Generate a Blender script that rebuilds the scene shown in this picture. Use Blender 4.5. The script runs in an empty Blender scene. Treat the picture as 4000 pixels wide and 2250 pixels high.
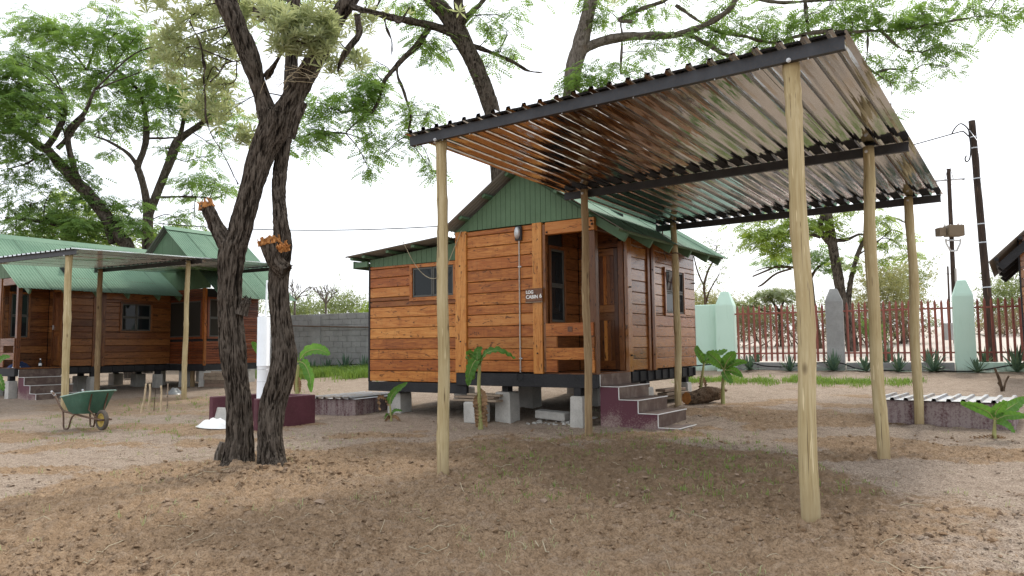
import bpy, math, random
import numpy as np
from mathutils import Matrix, Vector, Quaternion, Euler

R_ = random.Random(7)
RNG = np.random.default_rng(7)
SC = bpy.context.scene
COL = SC.collection

# ---------------------------------------------------------------- camera
CAM_Z, PITCH, ROLL, FPX = 1.3, 0.0793, -0.0101, 2903.0      # focal length in photo pixels (photo is 4000 wide)
_c, _s = math.cos(PITCH), math.sin(PITCH)
_r0, _u0 = np.array([1.0, 0, 0]), np.array([0, -_s, _c])
AX_F = np.array([0, _c, _s])
AX_R = math.cos(ROLL) * _r0 + math.sin(ROLL) * _u0
AX_U = -math.sin(ROLL) * _r0 + math.cos(ROLL) * _u0
cd = bpy.data.cameras.new('camera')
cd.sensor_width = 36.0
cd.lens = 36.0 * FPX / 4000.0
cd.clip_start, cd.clip_end = 0.05, 2000.0
cam = bpy.data.objects.new('camera', cd)
COL.objects.link(cam)
cam.matrix_world = Matrix((
    (AX_R[0], AX_U[0], -AX_F[0], 0), (AX_R[1], AX_U[1], -AX_F[1], 0),
    (AX_R[2], AX_U[2], -AX_F[2], CAM_Z), (0, 0, 0, 1)))
SC.camera = cam

# ---------------------------------------------------------------- sky, sun, exposure
SUN_EL, SUN_XY = math.radians(50.0), (0.55, 0.835)          # sun stands behind the cabins, a little to the right
sun_dir = Vector((SUN_XY[0] * math.cos(SUN_EL), SUN_XY[1] * math.cos(SUN_EL), math.sin(SUN_EL))).normalized()
w = bpy.data.worlds.new('World')
SC.world = w
w.use_nodes = True
nt = w.node_tree
nt.nodes.clear()
sky = nt.nodes.new('ShaderNodeTexSky')
sky.sky_type = 'NISHITA'
sky.sun_disc = False
sky.sun_elevation = SUN_EL
sky.sun_rotation = math.atan2(SUN_XY[0], SUN_XY[1])
sky.air_density, sky.dust_density, sky.ozone_density = 1.0, 4.0, 1.0
mix = nt.nodes.new('ShaderNodeMixRGB')
mix.inputs['Fac'].default_value = 0.80                        # thin bright cloud over the whole sky
mix.inputs['Color2'].default_value = (9.6, 9.9, 10.4, 1)
bg = nt.nodes.new('ShaderNodeBackground')
bg.inputs['Strength'].default_value = 0.132
out = nt.nodes.new('ShaderNodeOutputWorld')
nt.links.new(sky.outputs[0], mix.inputs['Color1'])
nt.links.new(mix.outputs[0], bg.inputs['Color'])
nt.links.new(bg.outputs[0], out.inputs['Surface'])
sl = bpy.data.lights.new('sun', 'SUN')
sl.energy, sl.angle, sl.color = 2.0, math.radians(8.0), (1.0, 0.95, 0.87)
so = bpy.data.objects.new('sun', sl)
so.rotation_euler = sun_dir.to_track_quat('Z', 'Y').to_euler()
COL.objects.link(so)
vs = SC.view_settings
vs.view_transform, vs.look, vs.gamma, vs.exposure = 'Standard', 'None', 1.0, 0.42
vs.use_curve_mapping = False
SC.cycles.max_bounces = 8
SC.cycles.transparent_max_bounces = 8
SC.cycles.caustics_reflective = False

# ---------------------------------------------------------------- layout helpers
def V(*a):
    return np.array(a, float)

def at(px, py, Y):
    """survey: world point seen at photo pixel (px, py) standing Y metres ahead of the camera"""
    d = AX_F + (px - 2000) / FPX * AX_R - (py - 1125) / FPX * AX_U
    return V(0, 0, CAM_Z) + d * (Y / d[1])

_CPT = [(-.7, 7.52, 0), (2.15, 5.49, 0), (.99, 9.9, .08), (3.84, 7.87, .065), (2.73, 12.34, .28), (5.58, 10.31, .145),
  (.951, 11.18, .10), (2.249, 10.385, .11), (-.109, 11.9, .08), (6, 20.1, .62), (8.2, 19, .62), (11, 17.5, .62), (14, 16, .64),
  (-8, 27.3, .5), (-5.1, 25.8, .56), (0, 23.2, .62), (-9.36, 15.6, .075), (-7.97, 18.2, .12), (-11, 19.85, .14), (-9.6, 22.5, .185),
  (-11.55, 20.66, .15), (-10.6, 22.06, .19), (-8.907, 21.52, .25), (0, 0, 0), (-4, 4, 0), (5, 3, 0.), (-3, 8, 0), (-7, 10, .02),
  (0, -10, 0), (-15, 5, 0), (15, 4, .1), (-15, 0, 0), (12, 10, .3), (12, 30, .95), (25, 24, 1.0), (0, 34, .95), (-15, 40, .8),
  (20, 45, 1.7), (40, 60, 2.6), (-40, 60, 1.3), (0, 60, 1.8), (-30, 20, .2), (0, 120, 3), (80, 120, 4), (-80, 120, 3),
  (120, 0, 1), (-120, 0, 0), (0, -120, 0), (40, 10, .6)]
CPT = np.array(_CPT, float)
_n = len(CPT)
_A = np.zeros((_n + 3, _n + 3))
_A[:_n, :_n] = np.hypot(CPT[:, None, 0] - CPT[None, :, 0], CPT[:, None, 1] - CPT[None, :, 1]) - 0.05 * np.eye(_n)
_A[:_n, _n] = 1; _A[:_n, _n + 1:] = CPT[:, :2]; _A[_n, :_n] = 1; _A[_n + 1:, :_n] = CPT[:, :2].T
_W = np.linalg.solve(_A, np.append(CPT[:, 2], [0, 0, 0]))

def tz(x, y):
    """height of the bare terrain"""
    x = np.asarray(x, float); y = np.asarray(y, float)
    r = _W[_n] + _W[_n + 1] * x + _W[_n + 2] * y
    for i in range(_n):
        r = r + _W[i] * np.hypot(x - CPT[i, 0], y - CPT[i, 1])
    return r

# ---------------------------------------------------------------- numpy noise
def _h(ix, iy, iz, seed):
    n = (ix.astype(np.int64) * 374761393 + iy.astype(np.int64) * 668265263 + iz.astype(np.int64) * 2147483647 + seed * 974634777) & 0xFFFFFFFF
    n = ((n ^ (n >> 13)) * 1274126177) & 0xFFFFFFFF
    n = ((n ^ (n >> 16)) * 2246822519) & 0xFFFFFFFF
    return ((n ^ (n >> 15)) & 0xFFFFFF) / float(0xFFFFFF)

def noise3(x, y, z, seed=0):
    x, y, z = np.broadcast_arrays(np.asarray(x, float), np.asarray(y, float), np.asarray(z, float))
    ix, iy, iz = np.floor(x), np.floor(y), np.floor(z)
    fx, fy, fz = x - ix, y - iy, z - iz
    ux, uy, uz = fx * fx * (3 - 2 * fx), fy * fy * (3 - 2 * fy), fz * fz * (3 - 2 * fz)
    r = 0
    for a in (0, 1):
        for b in (0, 1):
            for c in (0, 1):
                wgt = (ux if a else 1 - ux) * (uy if b else 1 - uy) * (uz if c else 1 - uz)
                r = r + wgt * _h(ix + a, iy + b, iz + c, seed)
    return r

def noise2(x, y, seed=0):
    x, y = np.broadcast_arrays(np.asarray(x, float), np.asarray(y, float))
    ix, iy = np.floor(x), np.floor(y)
    fx, fy = x - ix, y - iy
    ux, uy = fx * fx * (3 - 2 * fx), fy * fy * (3 - 2 * fy)
    z = np.zeros_like(ix)
    return ((1 - ux) * (1 - uy) * _h(ix, iy, z, seed) + ux * (1 - uy) * _h(ix + 1, iy, z, seed)
            + (1 - ux) * uy * _h(ix, iy + 1, z, seed) + ux * uy * _h(ix + 1, iy + 1, z, seed))

def fbm2(x, y, oct=4, seed=0):
    r, a, t = 0, 1.0, 0
    for o in range(oct):
        r = r + a * noise2(x * 2 ** o + 17.3 * o, y * 2 ** o - 9.1 * o, seed + o); t += a; a *= .5
    return r / t

# ---------------------------------------------------------------- materials
MATS = {}
class NT:
    def __init__(s, name):
        m = bpy.data.materials.new(name); m.use_nodes = True
        s.m = m; s.t = m.node_tree; s.t.nodes.clear()
        s.out = s.n('ShaderNodeOutputMaterial')
        MATS[name] = m
    def n(s, typ, **kw):
        nd = s.t.nodes.new(typ)
        for k, v in kw.items():
            if k in nd.inputs.keys():
                nd.inputs[k].default_value = v
            else:
                setattr(nd, k, v)
        return nd
    def l(s, a, b):
        s.t.links.new(a, b)
    def noise(s, vec, scale, detail=4, rough=.55, dist=0.0):
        nd = s.n('ShaderNodeTexNoise'); nd.inputs['Scale'].default_value = scale; nd.inputs['Detail'].default_value = detail
        nd.inputs['Roughness'].default_value = rough; nd.inputs['Distortion'].default_value = dist
        if vec is not None: s.l(vec, nd.inputs['Vector'])
        return nd.outputs['Fac']
    def map(s, vec, scale=(1, 1, 1), loc=(0, 0, 0)):
        nd = s.n('ShaderNodeMapping'); nd.inputs['Scale'].default_value = scale; nd.inputs['Location'].default_value = loc
        s.l(vec, nd.inputs['Vector']); return nd.outputs[0]
    def ramp(s, fac, stops):
        nd = s.n('ShaderNodeValToRGB'); e = nd.color_ramp.elements
        while len(e) > 1: e.remove(e[-1])
        for i, (p, c) in enumerate(stops):
            q = e[0] if i == 0 else e.new(p)
            q.position = p; q.color = (*c, 1) if len(c) == 3 else c
        s.l(fac, nd.inputs['Fac']); return nd.outputs['Color']
    def mix(s, fac, a, b, mode='MIX'):
        nd = s.n('ShaderNodeMixRGB'); nd.blend_type = mode
        for sock, v in ((nd.inputs['Fac'], fac), (nd.inputs['Color1'], a), (nd.inputs['Color2'], b)):
            if hasattr(v, 'links'): s.l(v, sock)
            elif isinstance(v, (int, float)): sock.default_value = v
            else: sock.default_value = (*v, 1)
        return nd.outputs[0]
    def math(s, op, a, b=0.0, clamp=False):
        nd = s.n('ShaderNodeMath'); nd.operation = op; nd.use_clamp = clamp
        for i, v in enumerate((a, b)):
            if hasattr(v, 'links'): s.l(v, nd.inputs[i])
            else: nd.inputs[i].default_value = v
        return nd.outputs[0]
    def bump(s, h, strength=.3, dist=.01):
        nd = s.n('ShaderNodeBump'); nd.inputs['Strength'].default_value = strength; nd.inputs['Distance'].default_value = dist
        s.l(h, nd.inputs['Height']); return nd.outputs[0]
    def bsdf(s, color, rough=.7, normal=None, **kw):
        b = s.n('ShaderNodeBsdfPrincipled')
        for k, v in (('Base Color', color), ('Roughness', rough)):
            if hasattr(v, 'links'): s.l(v, b.inputs[k])
            elif isinstance(v, (int, float)): b.inputs[k].default_value = v
            else: b.inputs[k].default_value = (*v, 1)
        kw.setdefault('Specular_IOR_Level', .25)
        for k, v in kw.items():
            b.inputs[k.replace('_', ' ')].default_value = v
        if normal is not None: s.l(normal, b.inputs['Normal'])
        s.l(b.outputs[0], s.out.inputs['Surface']); return b
    def obj(s): return s.n('ShaderNodeTexCoord').outputs['Object']
    def rnd(s): return s.n('ShaderNodeObjectInfo').outputs['Random']
    def pos(s): return s.n('ShaderNodeNewGeometry').outputs['Position']

def offset_by_random(t, vec):
    comb = t.n('ShaderNodeCombineXYZ'); r = t.rnd()
    t.l(t.math('MULTIPLY', r, 37.0), comb.inputs[0]); t.l(t.math('MULTIPLY', r, 91.0), comb.inputs[1]); t.l(t.math('MULTIPLY', r, 53.0), comb.inputs[2])
    a = t.n('ShaderNodeVectorMath'); a.operation = 'ADD'; t.l(vec, a.inputs[0]); t.l(comb.outputs[0], a.inputs[1]); return a.outputs[0]

def wood_mat(name, stops, rnd_dark=.45, rough=.38, coat=.25, grain=1.0, spec=.35):
    t = NT(name); v = offset_by_random(t, t.obj())
    g1 = t.noise(t.map(v, (1.0, 9, 9)), 3.0, 6, .62, .9)
    g2 = t.noise(t.map(v, (2.5, 70, 70)), 2.0, 3, .6, .2)
    big = t.noise(t.map(v, (1.0, 2.5, 2.5)), 1.3, 3, .5, .4)
    k = t.noise(t.map(v, (2.6, 7, 7)), 2.3, 2, .5, 1.6)
    f = t.math('ADD', t.math('ADD', t.math('MULTIPLY', g1, .62), t.math('MULTIPLY', g2, .20 * grain)), t.math('MULTIPLY', big, .22))
    wn = t.n('ShaderNodeTexWhiteNoise'); wn.noise_dimensions = '1D'; t.l(t.math('MULTIPLY', t.rnd(), 91.7), wn.inputs['W'])
    f = t.math('ADD', f, t.math('MULTIPLY', t.math('SUBTRACT', wn.outputs['Value'], .5), .21))    # every board its own tone
    col = t.ramp(f, stops)
    wn2 = t.n('ShaderNodeTexWhiteNoise'); wn2.noise_dimensions = '1D'; t.l(t.math('MULTIPLY', t.rnd(), 37.3), wn2.inputs['W'])
    col = t.mix(t.math('MULTIPLY', wn2.outputs['Value'], .40), col, (stops[1][1][0] * .80, stops[1][1][1] * .52, stops[1][1][2] * .55))
    dk = t.math('MULTIPLY', t.ramp(t.rnd(), [(.80, (0, 0, 0)), (.95, (1, 1, 1))]), rnd_dark)
    col = t.mix(dk, col, tuple(c * .55 for c in stops[0][1]))
    col = t.mix(t.math('MULTIPLY', t.ramp(k, [(.61, (0, 0, 0)), (.70, (1, 1, 1))]), .8), col, tuple(c * .22 for c in stops[0][1]))
    st = t.noise(t.map(v, (9, 1.2, 1.2)), 2.0, 4, .6)
    col = t.mix(t.math('MULTIPLY', t.ramp(st, [(.55, (0, 0, 0)), (.75, (1, 1, 1))]), .30), col, tuple(c * .5 for c in stops[0][1]))
    rr = t.ramp(g1, [(.3, (rough + .14,) * 3), (.7, (rough - .06,) * 3)])
    t.bsdf(col, rr, t.bump(f, .25, .004), Coat_Weight=coat, Coat_Roughness=.16, Specular_IOR_Level=spec)
    return t.m

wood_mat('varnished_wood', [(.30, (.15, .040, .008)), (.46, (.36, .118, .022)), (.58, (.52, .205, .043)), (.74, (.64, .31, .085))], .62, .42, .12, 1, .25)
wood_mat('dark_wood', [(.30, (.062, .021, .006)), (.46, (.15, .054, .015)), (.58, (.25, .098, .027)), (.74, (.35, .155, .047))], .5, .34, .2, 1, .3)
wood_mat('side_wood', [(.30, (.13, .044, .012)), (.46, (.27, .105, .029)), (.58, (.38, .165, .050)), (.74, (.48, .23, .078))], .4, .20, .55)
wood_mat('red_wood', [(.30, (.065, .017, .006)), (.46, (.15, .040, .013)), (.58, (.22, .062, .020)), (.74, (.30, .095, .032))], .5, .38, .2, 1, .3)
wood_mat('raw_timber', [(.28, (.16, .12, .085)), (.48, (.26, .2, .145)), (.72, (.36, .29, .21))], .4, .8, .0)

def pole_mat(name, stops):
    t = NT(name); v = offset_by_random(t, t.obj())
    g = t.noise(t.map(v, (22, 22, 1.3)), 1.6, 6, .62, .5)
    b = t.noise(v, 2.2, 3, .5)
    f = t.math('ADD', t.math('MULTIPLY', g, .7), t.math('MULTIPLY', b, .3))
    col = t.ramp(f, stops)
    vo = t.n('ShaderNodeTexVoronoi'); vo.inputs['Scale'].default_value = 3.6; t.l(t.map(v, (1, 1, .55)), vo.inputs['Vector'])
    kn = t.ramp(vo.outputs['Distance'], [(.05, (1, 1, 1)), (.13, (0, 0, 0))])
    col = t.mix(t.math('MULTIPLY', kn, .85), col, (.055, .028, .012))
    fl = t.noise(t.map(v, (40, 40, 3.0)), 1.0, 2, .5)
    col = t.mix(t.ramp(fl, [(.66, (0, 0, 0)), (.70, (.6, .6, .6))]), col, tuple(min(1, c * 1.35) for c in stops[-1][1]))
    ck = t.noise(t.map(v, (55, 55, .7)), 1.0, 2, .5, .3)
    col = t.mix(t.math('MULTIPLY', t.ramp(ck, [(.30, (1, 1, 1)), (.335, (0, 0, 0))]), .75), col, (.06, .035, .018))
    # splash-back of soil on the foot of the pole
    sx = t.n('ShaderNodeSeparateXYZ'); t.l(t.obj(), sx.inputs[0])
    ft = t.ramp(t.math('ADD', sx.outputs[2], t.math('MULTIPLY', b, .3)), [(.12, (1, 1, 1)), (.42, (0, 0, 0))])
    col = t.mix(t.math('MULTIPLY', ft, .45), col, (.22, .15, .09))
    t.bsdf(col, .75, t.bump(f, .5, .01)); return t.m
pole_mat('gum_pole', [(.25, (.24, .17, .075)), (.45, (.40, .315, .165)), (.62, (.50, .415, .245)), (.8, (.58, .50, .32))])
pole_mat('brown_pole', [(.25, (.12, .075, .038)), (.45, (.26, .175, .092)), (.65, (.37, .265, .145)), (.8, (.46, .36, .21))])
pole_mat('creosote_pole', [(.25, (.012, .008, .006)), (.5, (.035, .022, .016)), (.7, (.07, .045, .03)), (.85, (.13, .09, .06))])

def paint_mat(name, c, rough=.6, var=.18, scale=3.0, dirt=None, dirt_amt=.35, **kw):
    t = NT(name); v = t.pos()
    a = t.noise(v, scale, 5, .6); b = t.noise(v, scale * 11, 3, .6)
    col = t.mix(t.ramp(a, [(.3, (0, 0, 0)), (.7, (1, 1, 1))]), tuple(x * (1 - var) for x in c), tuple(min(1, x * (1 + var)) for x in c))
    if dirt:
        col = t.mix(t.math('MULTIPLY', t.ramp(b, [(.5, (0, 0, 0)), (.72, (1, 1, 1))]), dirt_amt), col, dirt)
    t.bsdf(col, rough, t.bump(b, .15, .004), **kw); return t.m
paint_mat('green_board', (.092, .155, .086), .6, .12, 2.5, (.13, .19, .12), .3)
paint_mat('green_trim', (.11, .195, .115), .55, .1, 3, (.1, .14, .1), .3)
paint_mat('black_beam', (.022, .022, .024), .6, .3, 4, (.05, .05, .05), .5)
paint_mat('steel_primer', (.045, .047, .052), .42, .25, 5, (.09, .065, .05), .35, Metallic=.3)
paint_mat('alu_frame', (.085, .085, .075), .4, .1, 5)
paint_mat('concrete', (.47, .455, .42), .9, .18, 5, (.27, .25, .22), .5)
paint_mat('cement_grey', (.30, .30, .295), .9, .2, 2.2, (.2, .2, .19), .4)
t = NT('mint_paint'); v = t.pos()
a = t.noise(v, 1.6, 5, .6); b = t.noise(t.map(v, (9, 9, 1.2)), 1.5, 5, .65); d = t.noise(v, 24, 4, .7)
c = t.mix(a, (.54, .76, .64), (.64, .84, .73))
sz_ = t.n('ShaderNodeSeparateXYZ'); t.l(v, sz_.inputs[0])
lo_ = t.ramp(t.math('ADD', sz_.outputs[2], t.math('MULTIPLY', b, .5)), [(.85, (1, 1, 1)), (1.35, (0, 0, 0))])
c = t.mix(t.math('MULTIPLY', lo_, .55), c, (.38, .40, .32))
c = t.mix(t.math('MULTIPLY', t.ramp(b, [(.58, (0, 0, 0)), (.72, (1, 1, 1))]), .35), c, (.42, .58, .48))
t.bsdf(c, .75, t.bump(d, .3, .006))
paint_mat('burgundy_paint', (.105, .036, .048), .55, .2, 3, (.15, .08, .08), .3)
paint_mat('white_trim', (.78, .78, .76), .4, .04, 4)
paint_mat('white_plastic', (.80, .82, .84), .35, .05, 2)
paint_mat('white_lime', (.86, .86, .84), .8, .05, 6)
paint_mat('fence_rust', (.30, .105, .08), .6, .25, 3, (.2, .06, .045), .4)
paint_mat('galv_bracket', (.55, .56, .57), .45, .1, 8, Metallic=.6)
paint_mat('black_rubber', (.012, .012, .012), .6, .2, 9)
paint_mat('tyre', (.10, .085, .07), .9, .25, 9, (.2, .17, .13), .5)
paint_mat('yellow_rim', (.42, .30, .07), .6, .2, 12, (.2, .14, .06), .5)
paint_mat('rust_steel', (.13, .085, .06), .6, .35, 14, (.2, .1, .05), .5, Metallic=.2)
paint_mat('barrow_green', (.075, .20, .155), .55, .2, 7, (.17, .25, .2), .55)
paint_mat('barrow_rim', (.28, .42, .36), .5, .2, 9, (.25, .33, .28), .4)
paint_mat('transformer_brown', (.13, .095, .06), .5, .1, 5)
paint_mat('sign_paint', (.85, .85, .83), .6, .05, 30)
paint_mat('blue_cloth', (.03, .05, .12), .9, .4, 12)
paint_mat('lamp_dark', (.03, .03, .032), .35, .1, 6)
paint_mat('pale_stick', (.52, .42, .28), .8, .25, 9, (.3, .2, .11), .5)
paint_mat('straw', (.42, .36, .25), .8, .35, 6)
paint_mat('dry_leaf', (.30, .185, .10), .75, .35, 8, (.42, .30, .19), .5)
paint_mat('fallen_leaf', (.19, .125, .075), .85, .5, 9, (.33, .24, .15), .5)
paint_mat('fresh_cut_wood', (.42, .19, .06), .8, .35, 14, (.2, .08, .03), .5)
paint_mat('clear_bag', (.25, .26, .26), .2, .2, 9)

t = NT('tile_brown'); v = t.pos()
a = t.noise(t.map(v, (8, 8, 70)), 1.0, 4, .6); b = t.noise(v, 5, 5, .65)
c = t.mix(a, (.075, .048, .040), (.145, .098, .082))
c = t.mix(t.ramp(b, [(.45, (0, 0, 0)), (.75, (.8, .8, .8))]), c, (.27, .215, .175))
t.bsdf(c, .42)
t = NT('plaster_burgundy_worn'); v = t.pos()
a = t.noise(v, 34, 6, .75, .3); b = t.noise(t.map(v, (9, 9, 1.0)), 1.4, 5, .6)
sx = t.n('ShaderNodeSeparateXYZ'); t.l(v, sx.inputs[0])
c = t.mix(t.ramp(t.math('ADD', t.math('MULTIPLY', a, .6), t.math('MULTIPLY', b, .5)), [(.44, (0, 0, 0)), (.60, (1, 1, 1))]), (.105, .045, .052), (.30, .245, .235))
t.bsdf(c, .9, t.bump(a, .6, .01))
t = NT('step_plaster'); v = t.pos()
a = t.noise(v, 45, 5, .75, .3); b = t.noise(v, 2.4, 3, .6)
sx = t.n('ShaderNodeSeparateXYZ'); t.l(v, sx.inputs[0])
low = t.math('SUBTRACT', .47, sx.outputs[2])            # dust thrown up on the foot of the steps
f = t.math('ADD', t.math('ADD', t.math('MULTIPLY', a, .8), t.math('MULTIPLY', b, .55)), t.math('MULTIPLY', low, .75))
c = t.mix(t.ramp(f, [(.80, (0, 0, 0)), (1.0, (.85, .85, .85))]), (.115, .040, .055), (.33, .26, .225))
t.bsdf(c, .6, t.bump(a, .2, .004))
t = NT('galvanised'); v = t.obj()
vo = t.n('ShaderNodeTexVoronoi'); vo.inputs['Scale'].default_value = 55; t.l(v, vo.inputs['Vector'])
a = t.noise(v, 1.7, 5, .6)
rr = t.math('ADD', t.math('MULTIPLY', a, .07), t.math('ADD', t.math('MULTIPLY', vo.outputs['Distance'], .04), .015))
c = t.mix(a, (.49, .50, .51), (.63, .64, .65))
t.bsdf(c, rr, t.bump(t.noise(t.map(v, (9, 1, 9)), 1.6, 3, .5), .16, .02), Metallic=1.0)
t = NT('galv_lid'); v = t.obj()
a = t.noise(v, 6, 5, .6)
t.bsdf(t.mix(t.ramp(a, [(.45, (0, 0, 0)), (.65, (1, 1, 1))]), (.47, .49, .51), (.42, .37, .30)), .38, None, Metallic=.75)
t = NT('green_sheet'); v = t.obj()
a = t.noise(t.map(v, (1, 1, 1)), 1.1, 4, .55); b = t.noise(v, 14, 4, .7)
c = t.mix(t.ramp(a, [(.35, (0, 0, 0)), (.7, (1, 1, 1))]), (.115, .205, .137), (.165, .268, .183))
c = t.mix(t.math('MULTIPLY', t.ramp(b, [(.6, (0, 0, 0)), (.75, (1, 1, 1))]), .4), c, (.30, .34, .26))
t.bsdf(c, .6, t.bump(b, .08, .004), Specular_IOR_Level=.2)
t = NT('sheet_underside'); t.bsdf((.24, .23, .21), .6)
t = NT('window_glass'); v = t.obj()
t.bsdf((.012, .016, .018), .03, t.bump(t.noise(v, 1.5, 2), .05, .02), Specular_IOR_Level=.22)
t = NT('mesh_screen'); t.bsdf((.028, .024, .018), .8)

def bark_mat(name, dark, mid, light):
    t = NT(name); v = t.pos()
    h = t.n('ShaderNodeAttribute'); h.attribute_name = 'ridge'
    a = t.noise(t.map(v, (1, 1, .3)), 30, 5, .65, .4); b = t.noise(v, 3.2, 4, .6)
    def ridged(sc, zs, dist):
        n = t.noise(t.map(v, (1, 1, zs)), sc, 3, .55, dist)
        return t.math('SUBTRACT', 1.0, t.math('ABSOLUTE', t.math('SUBTRACT', t.math('MULTIPLY', n, 4.0), 2.0)), True)
    fis = t.math('ADD', t.math('MULTIPLY', ridged(22, .11, 1.1), .55), t.math('MULTIPLY', ridged(52, .09, .8), .45))
    f = t.math('ADD', t.math('MULTIPLY', h.outputs['Fac'], .30), t.math('ADD', t.math('MULTIPLY', a, .14), t.math('MULTIPLY', fis, .56)))
    c = t.ramp(f, [(.40, dark), (.60, mid), (.80, light)])
    c = t.mix(t.math('MULTIPLY', t.ramp(b, [(.56, (0, 0, 0)), (.74, (1, 1, 1))]), .45), c, (mid[0] * 1.5, mid[1] * 1.05, mid[2] * .75))
    t.bsdf(c, .9, t.bump(f, 1.0, .03), Specular_IOR_Level=.06); return t.m
bark_mat('bark_dark', (.0045, .0035, .0028), (.027, .021, .016), (.13, .108, .088))
bark_mat('bark_brown', (.014, .009, .006), (.060, .040, .026), (.15, .105, .07))
bark_mat('bark_grey', (.03, .025, .02), (.105, .088, .072), (.20, .175, .15))

def leaf_mat(name, c1, c2, trans=.45, rough=.5):
    t = NT(name); v = t.pos()
    a = t.noise(v, 1.3, 3, .6); b = t.noise(v, 23, 2, .5)
    f = t.math('ADD', t.math('MULTIPLY', a, .5), t.math('MULTIPLY', b, .5))
    c = t.mix(t.ramp(f, [(.35, (0, 0, 0)), (.65, (1, 1, 1))]), c1, c2)
    p = t.n('ShaderNodeBsdfPrincipled'); t.l(c, p.inputs['Base Color']); p.inputs['Roughness'].default_value = rough; p.inputs['Specular IOR Level'].default_value = .2
    tr = t.n('ShaderNodeBsdfTranslucent'); t.l(t.mix(.5, c, (min(1, c2[0] * 1.5), min(1, c2[1] * 1.35), c2[2] * .6)), tr.inputs['Color'])
    m = t.n('ShaderNodeMixShader'); m.inputs[0].default_value = trans
    t.l(p.outputs[0], m.inputs[1]); t.l(tr.outputs[0], m.inputs[2]); t.l(m.outputs[0], t.out.inputs['Surface']); return t.m
leaf_mat('leaf_acacia', (.115, .21, .058), (.23, .37, .11), .55)
leaf_mat('leaf_acacia_dark', (.092, .175, .052), (.185, .305, .092), .52)
leaf_mat('leaf_lime', (.17, .27, .055), (.27, .37, .08), .5)
leaf_mat('leaf_olive', (.27, .33, .20), (.48, .54, .38), .5)
leaf_mat('leaf_scrub', (.20, .22, .10), (.34, .34, .17), .4)
leaf_mat('leaf_dry', (.13, .105, .065), (.25, .205, .13), .3)
leaf_mat('leaf_scrub_green', (.14, .19, .085), (.24, .29, .12), .4)
leaf_mat('banana_leaf', (.07, .19, .035), (.14, .30, .06), .4, .32)
leaf_mat('agave_leaf', (.075, .14, .10), (.15, .235, .16), .15, .45)
leaf_mat('grass_green', (.12, .225, .042), (.21, .32, .075), .4, .6)
leaf_mat('grass_pale', (.25, .31, .14), (.42, .44, .26), .35, .6)
t = NT('banana_stem'); v = t.pos()
a = t.noise(t.map(v, (1, 1, .2)), 40, 4, .6)
t.bsdf(t.mix(a, (.22, .26, .08), (.42, .38, .17)), .6)

# ground: pale dry sand and damp turned soil, by an attribute that follows where the soil was dug and watered
t = NT('soil'); v = t.pos()
at_ = t.n('ShaderNodeAttribute'); at_.attribute_name = 'damp'
cr = t.n('ShaderNodeAttribute'); cr.attribute_name = 'lump'
a = t.noise(v, 1.6, 6, .62, .3); b = t.noise(v, 9, 6, .65, .3); d = t.noise(v, 70, 4, .7)
f = t.math('ADD', at_.outputs['Fac'], t.math('MULTIPLY', t.math('SUBTRACT', t.noise(v, 5, 8, .75, .4), .5), 1.5))
dry = t.mix(t.ramp(b, [(.3, (0, 0, 0)), (.7, (1, 1, 1))]), (.33, .255, .195), (.48, .395, .315))
dry = t.mix(t.ramp(d, [(.42, (1, 1, 1)), (.56, (0, 0, 0))]), dry, (.22, .165, .12))
dry = t.mix(t.math('MULTIPLY', t.ramp(t.noise(v, 3.1, 7, .7, .8), [(.52, (0, 0, 0)), (.62, (1, 1, 1))]), .55), dry, (.20, .145, .105))
wet = t.mix(t.ramp(b, [(.3, (0, 0, 0)), (.7, (1, 1, 1))]), (.255, .166, .096), (.405, .288, .184))
wet = t.mix(t.math('MULTIPLY', t.ramp(cr.outputs['Fac'], [(.45, (0, 0, 0)), (.9, (1, 1, 1))]), .55), wet, (.30, .225, .16))
wet = t.mix(t.math('MULTIPLY', t.ramp(d, [(.40, (1, 1, 1)), (.52, (0, 0, 0))]), .55), wet, (.11, .07, .042))
mo = t.n('ShaderNodeAttribute'); mo.attribute_name = 'dark_soil'
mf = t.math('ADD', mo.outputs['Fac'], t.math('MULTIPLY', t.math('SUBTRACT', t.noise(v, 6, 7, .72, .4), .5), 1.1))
wet = t.mix(t.ramp(mf, [(.38, (0, 0, 0)), (.90, (.52, .52, .52))]), wet, t.mix(d, (.10, .064, .036), (.20, .132, .078)))  # turned soil goes to a darker brown inside this mask
c = t.mix(t.ramp(f, [(.32, (0, 0, 0)), (.68, (1, 1, 1))]), dry, wet)
pl = t.n('ShaderNodeAttribute'); pl.attribute_name = 'pale'
c = t.mix(t.math('MULTIPLY', pl.outputs['Fac'], .8), c, t.mix(b, (.52, .45, .385), (.74, .68, .61)))
sp = t.noise(v, 30, 5, .8, .2)
c = t.mix(t.math('MULTIPLY', t.ramp(sp, [(.36, (1, 1, 1)), (.47, (0, 0, 0))]), .5), c, (.10, .068, .045))  # dark specks put the crisp shading of soil lumps into the colour
c = t.mix(t.math('MULTIPLY', t.ramp(sp, [(.55, (0, 0, 0)), (.66, (1, 1, 1))]), .30), c, (.50, .42, .335))
hh = t.math('ADD', t.math('MULTIPLY', d, .4), t.math('MULTIPLY', b, .6))
t.bsdf(c, .95, t.bump(hh, 1.0, .035), Specular_IOR_Level=.15)
t = NT('clod'); v = t.pos()
b = t.noise(v, 2.2, 4, .6); d = t.noise(v, 60, 4, .7)
c = t.mix(t.ramp(b, [(.4, (0, 0, 0)), (.62, (1, 1, 1))]), (.235, .155, .092), (.36, .275, .205))
c = t.mix(t.math('MULTIPLY', d, .5), c, (.16, .10, .06))
t.bsdf(c, .95, t.bump(d, .6, .01), Specular_IOR_Level=.1)

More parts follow.
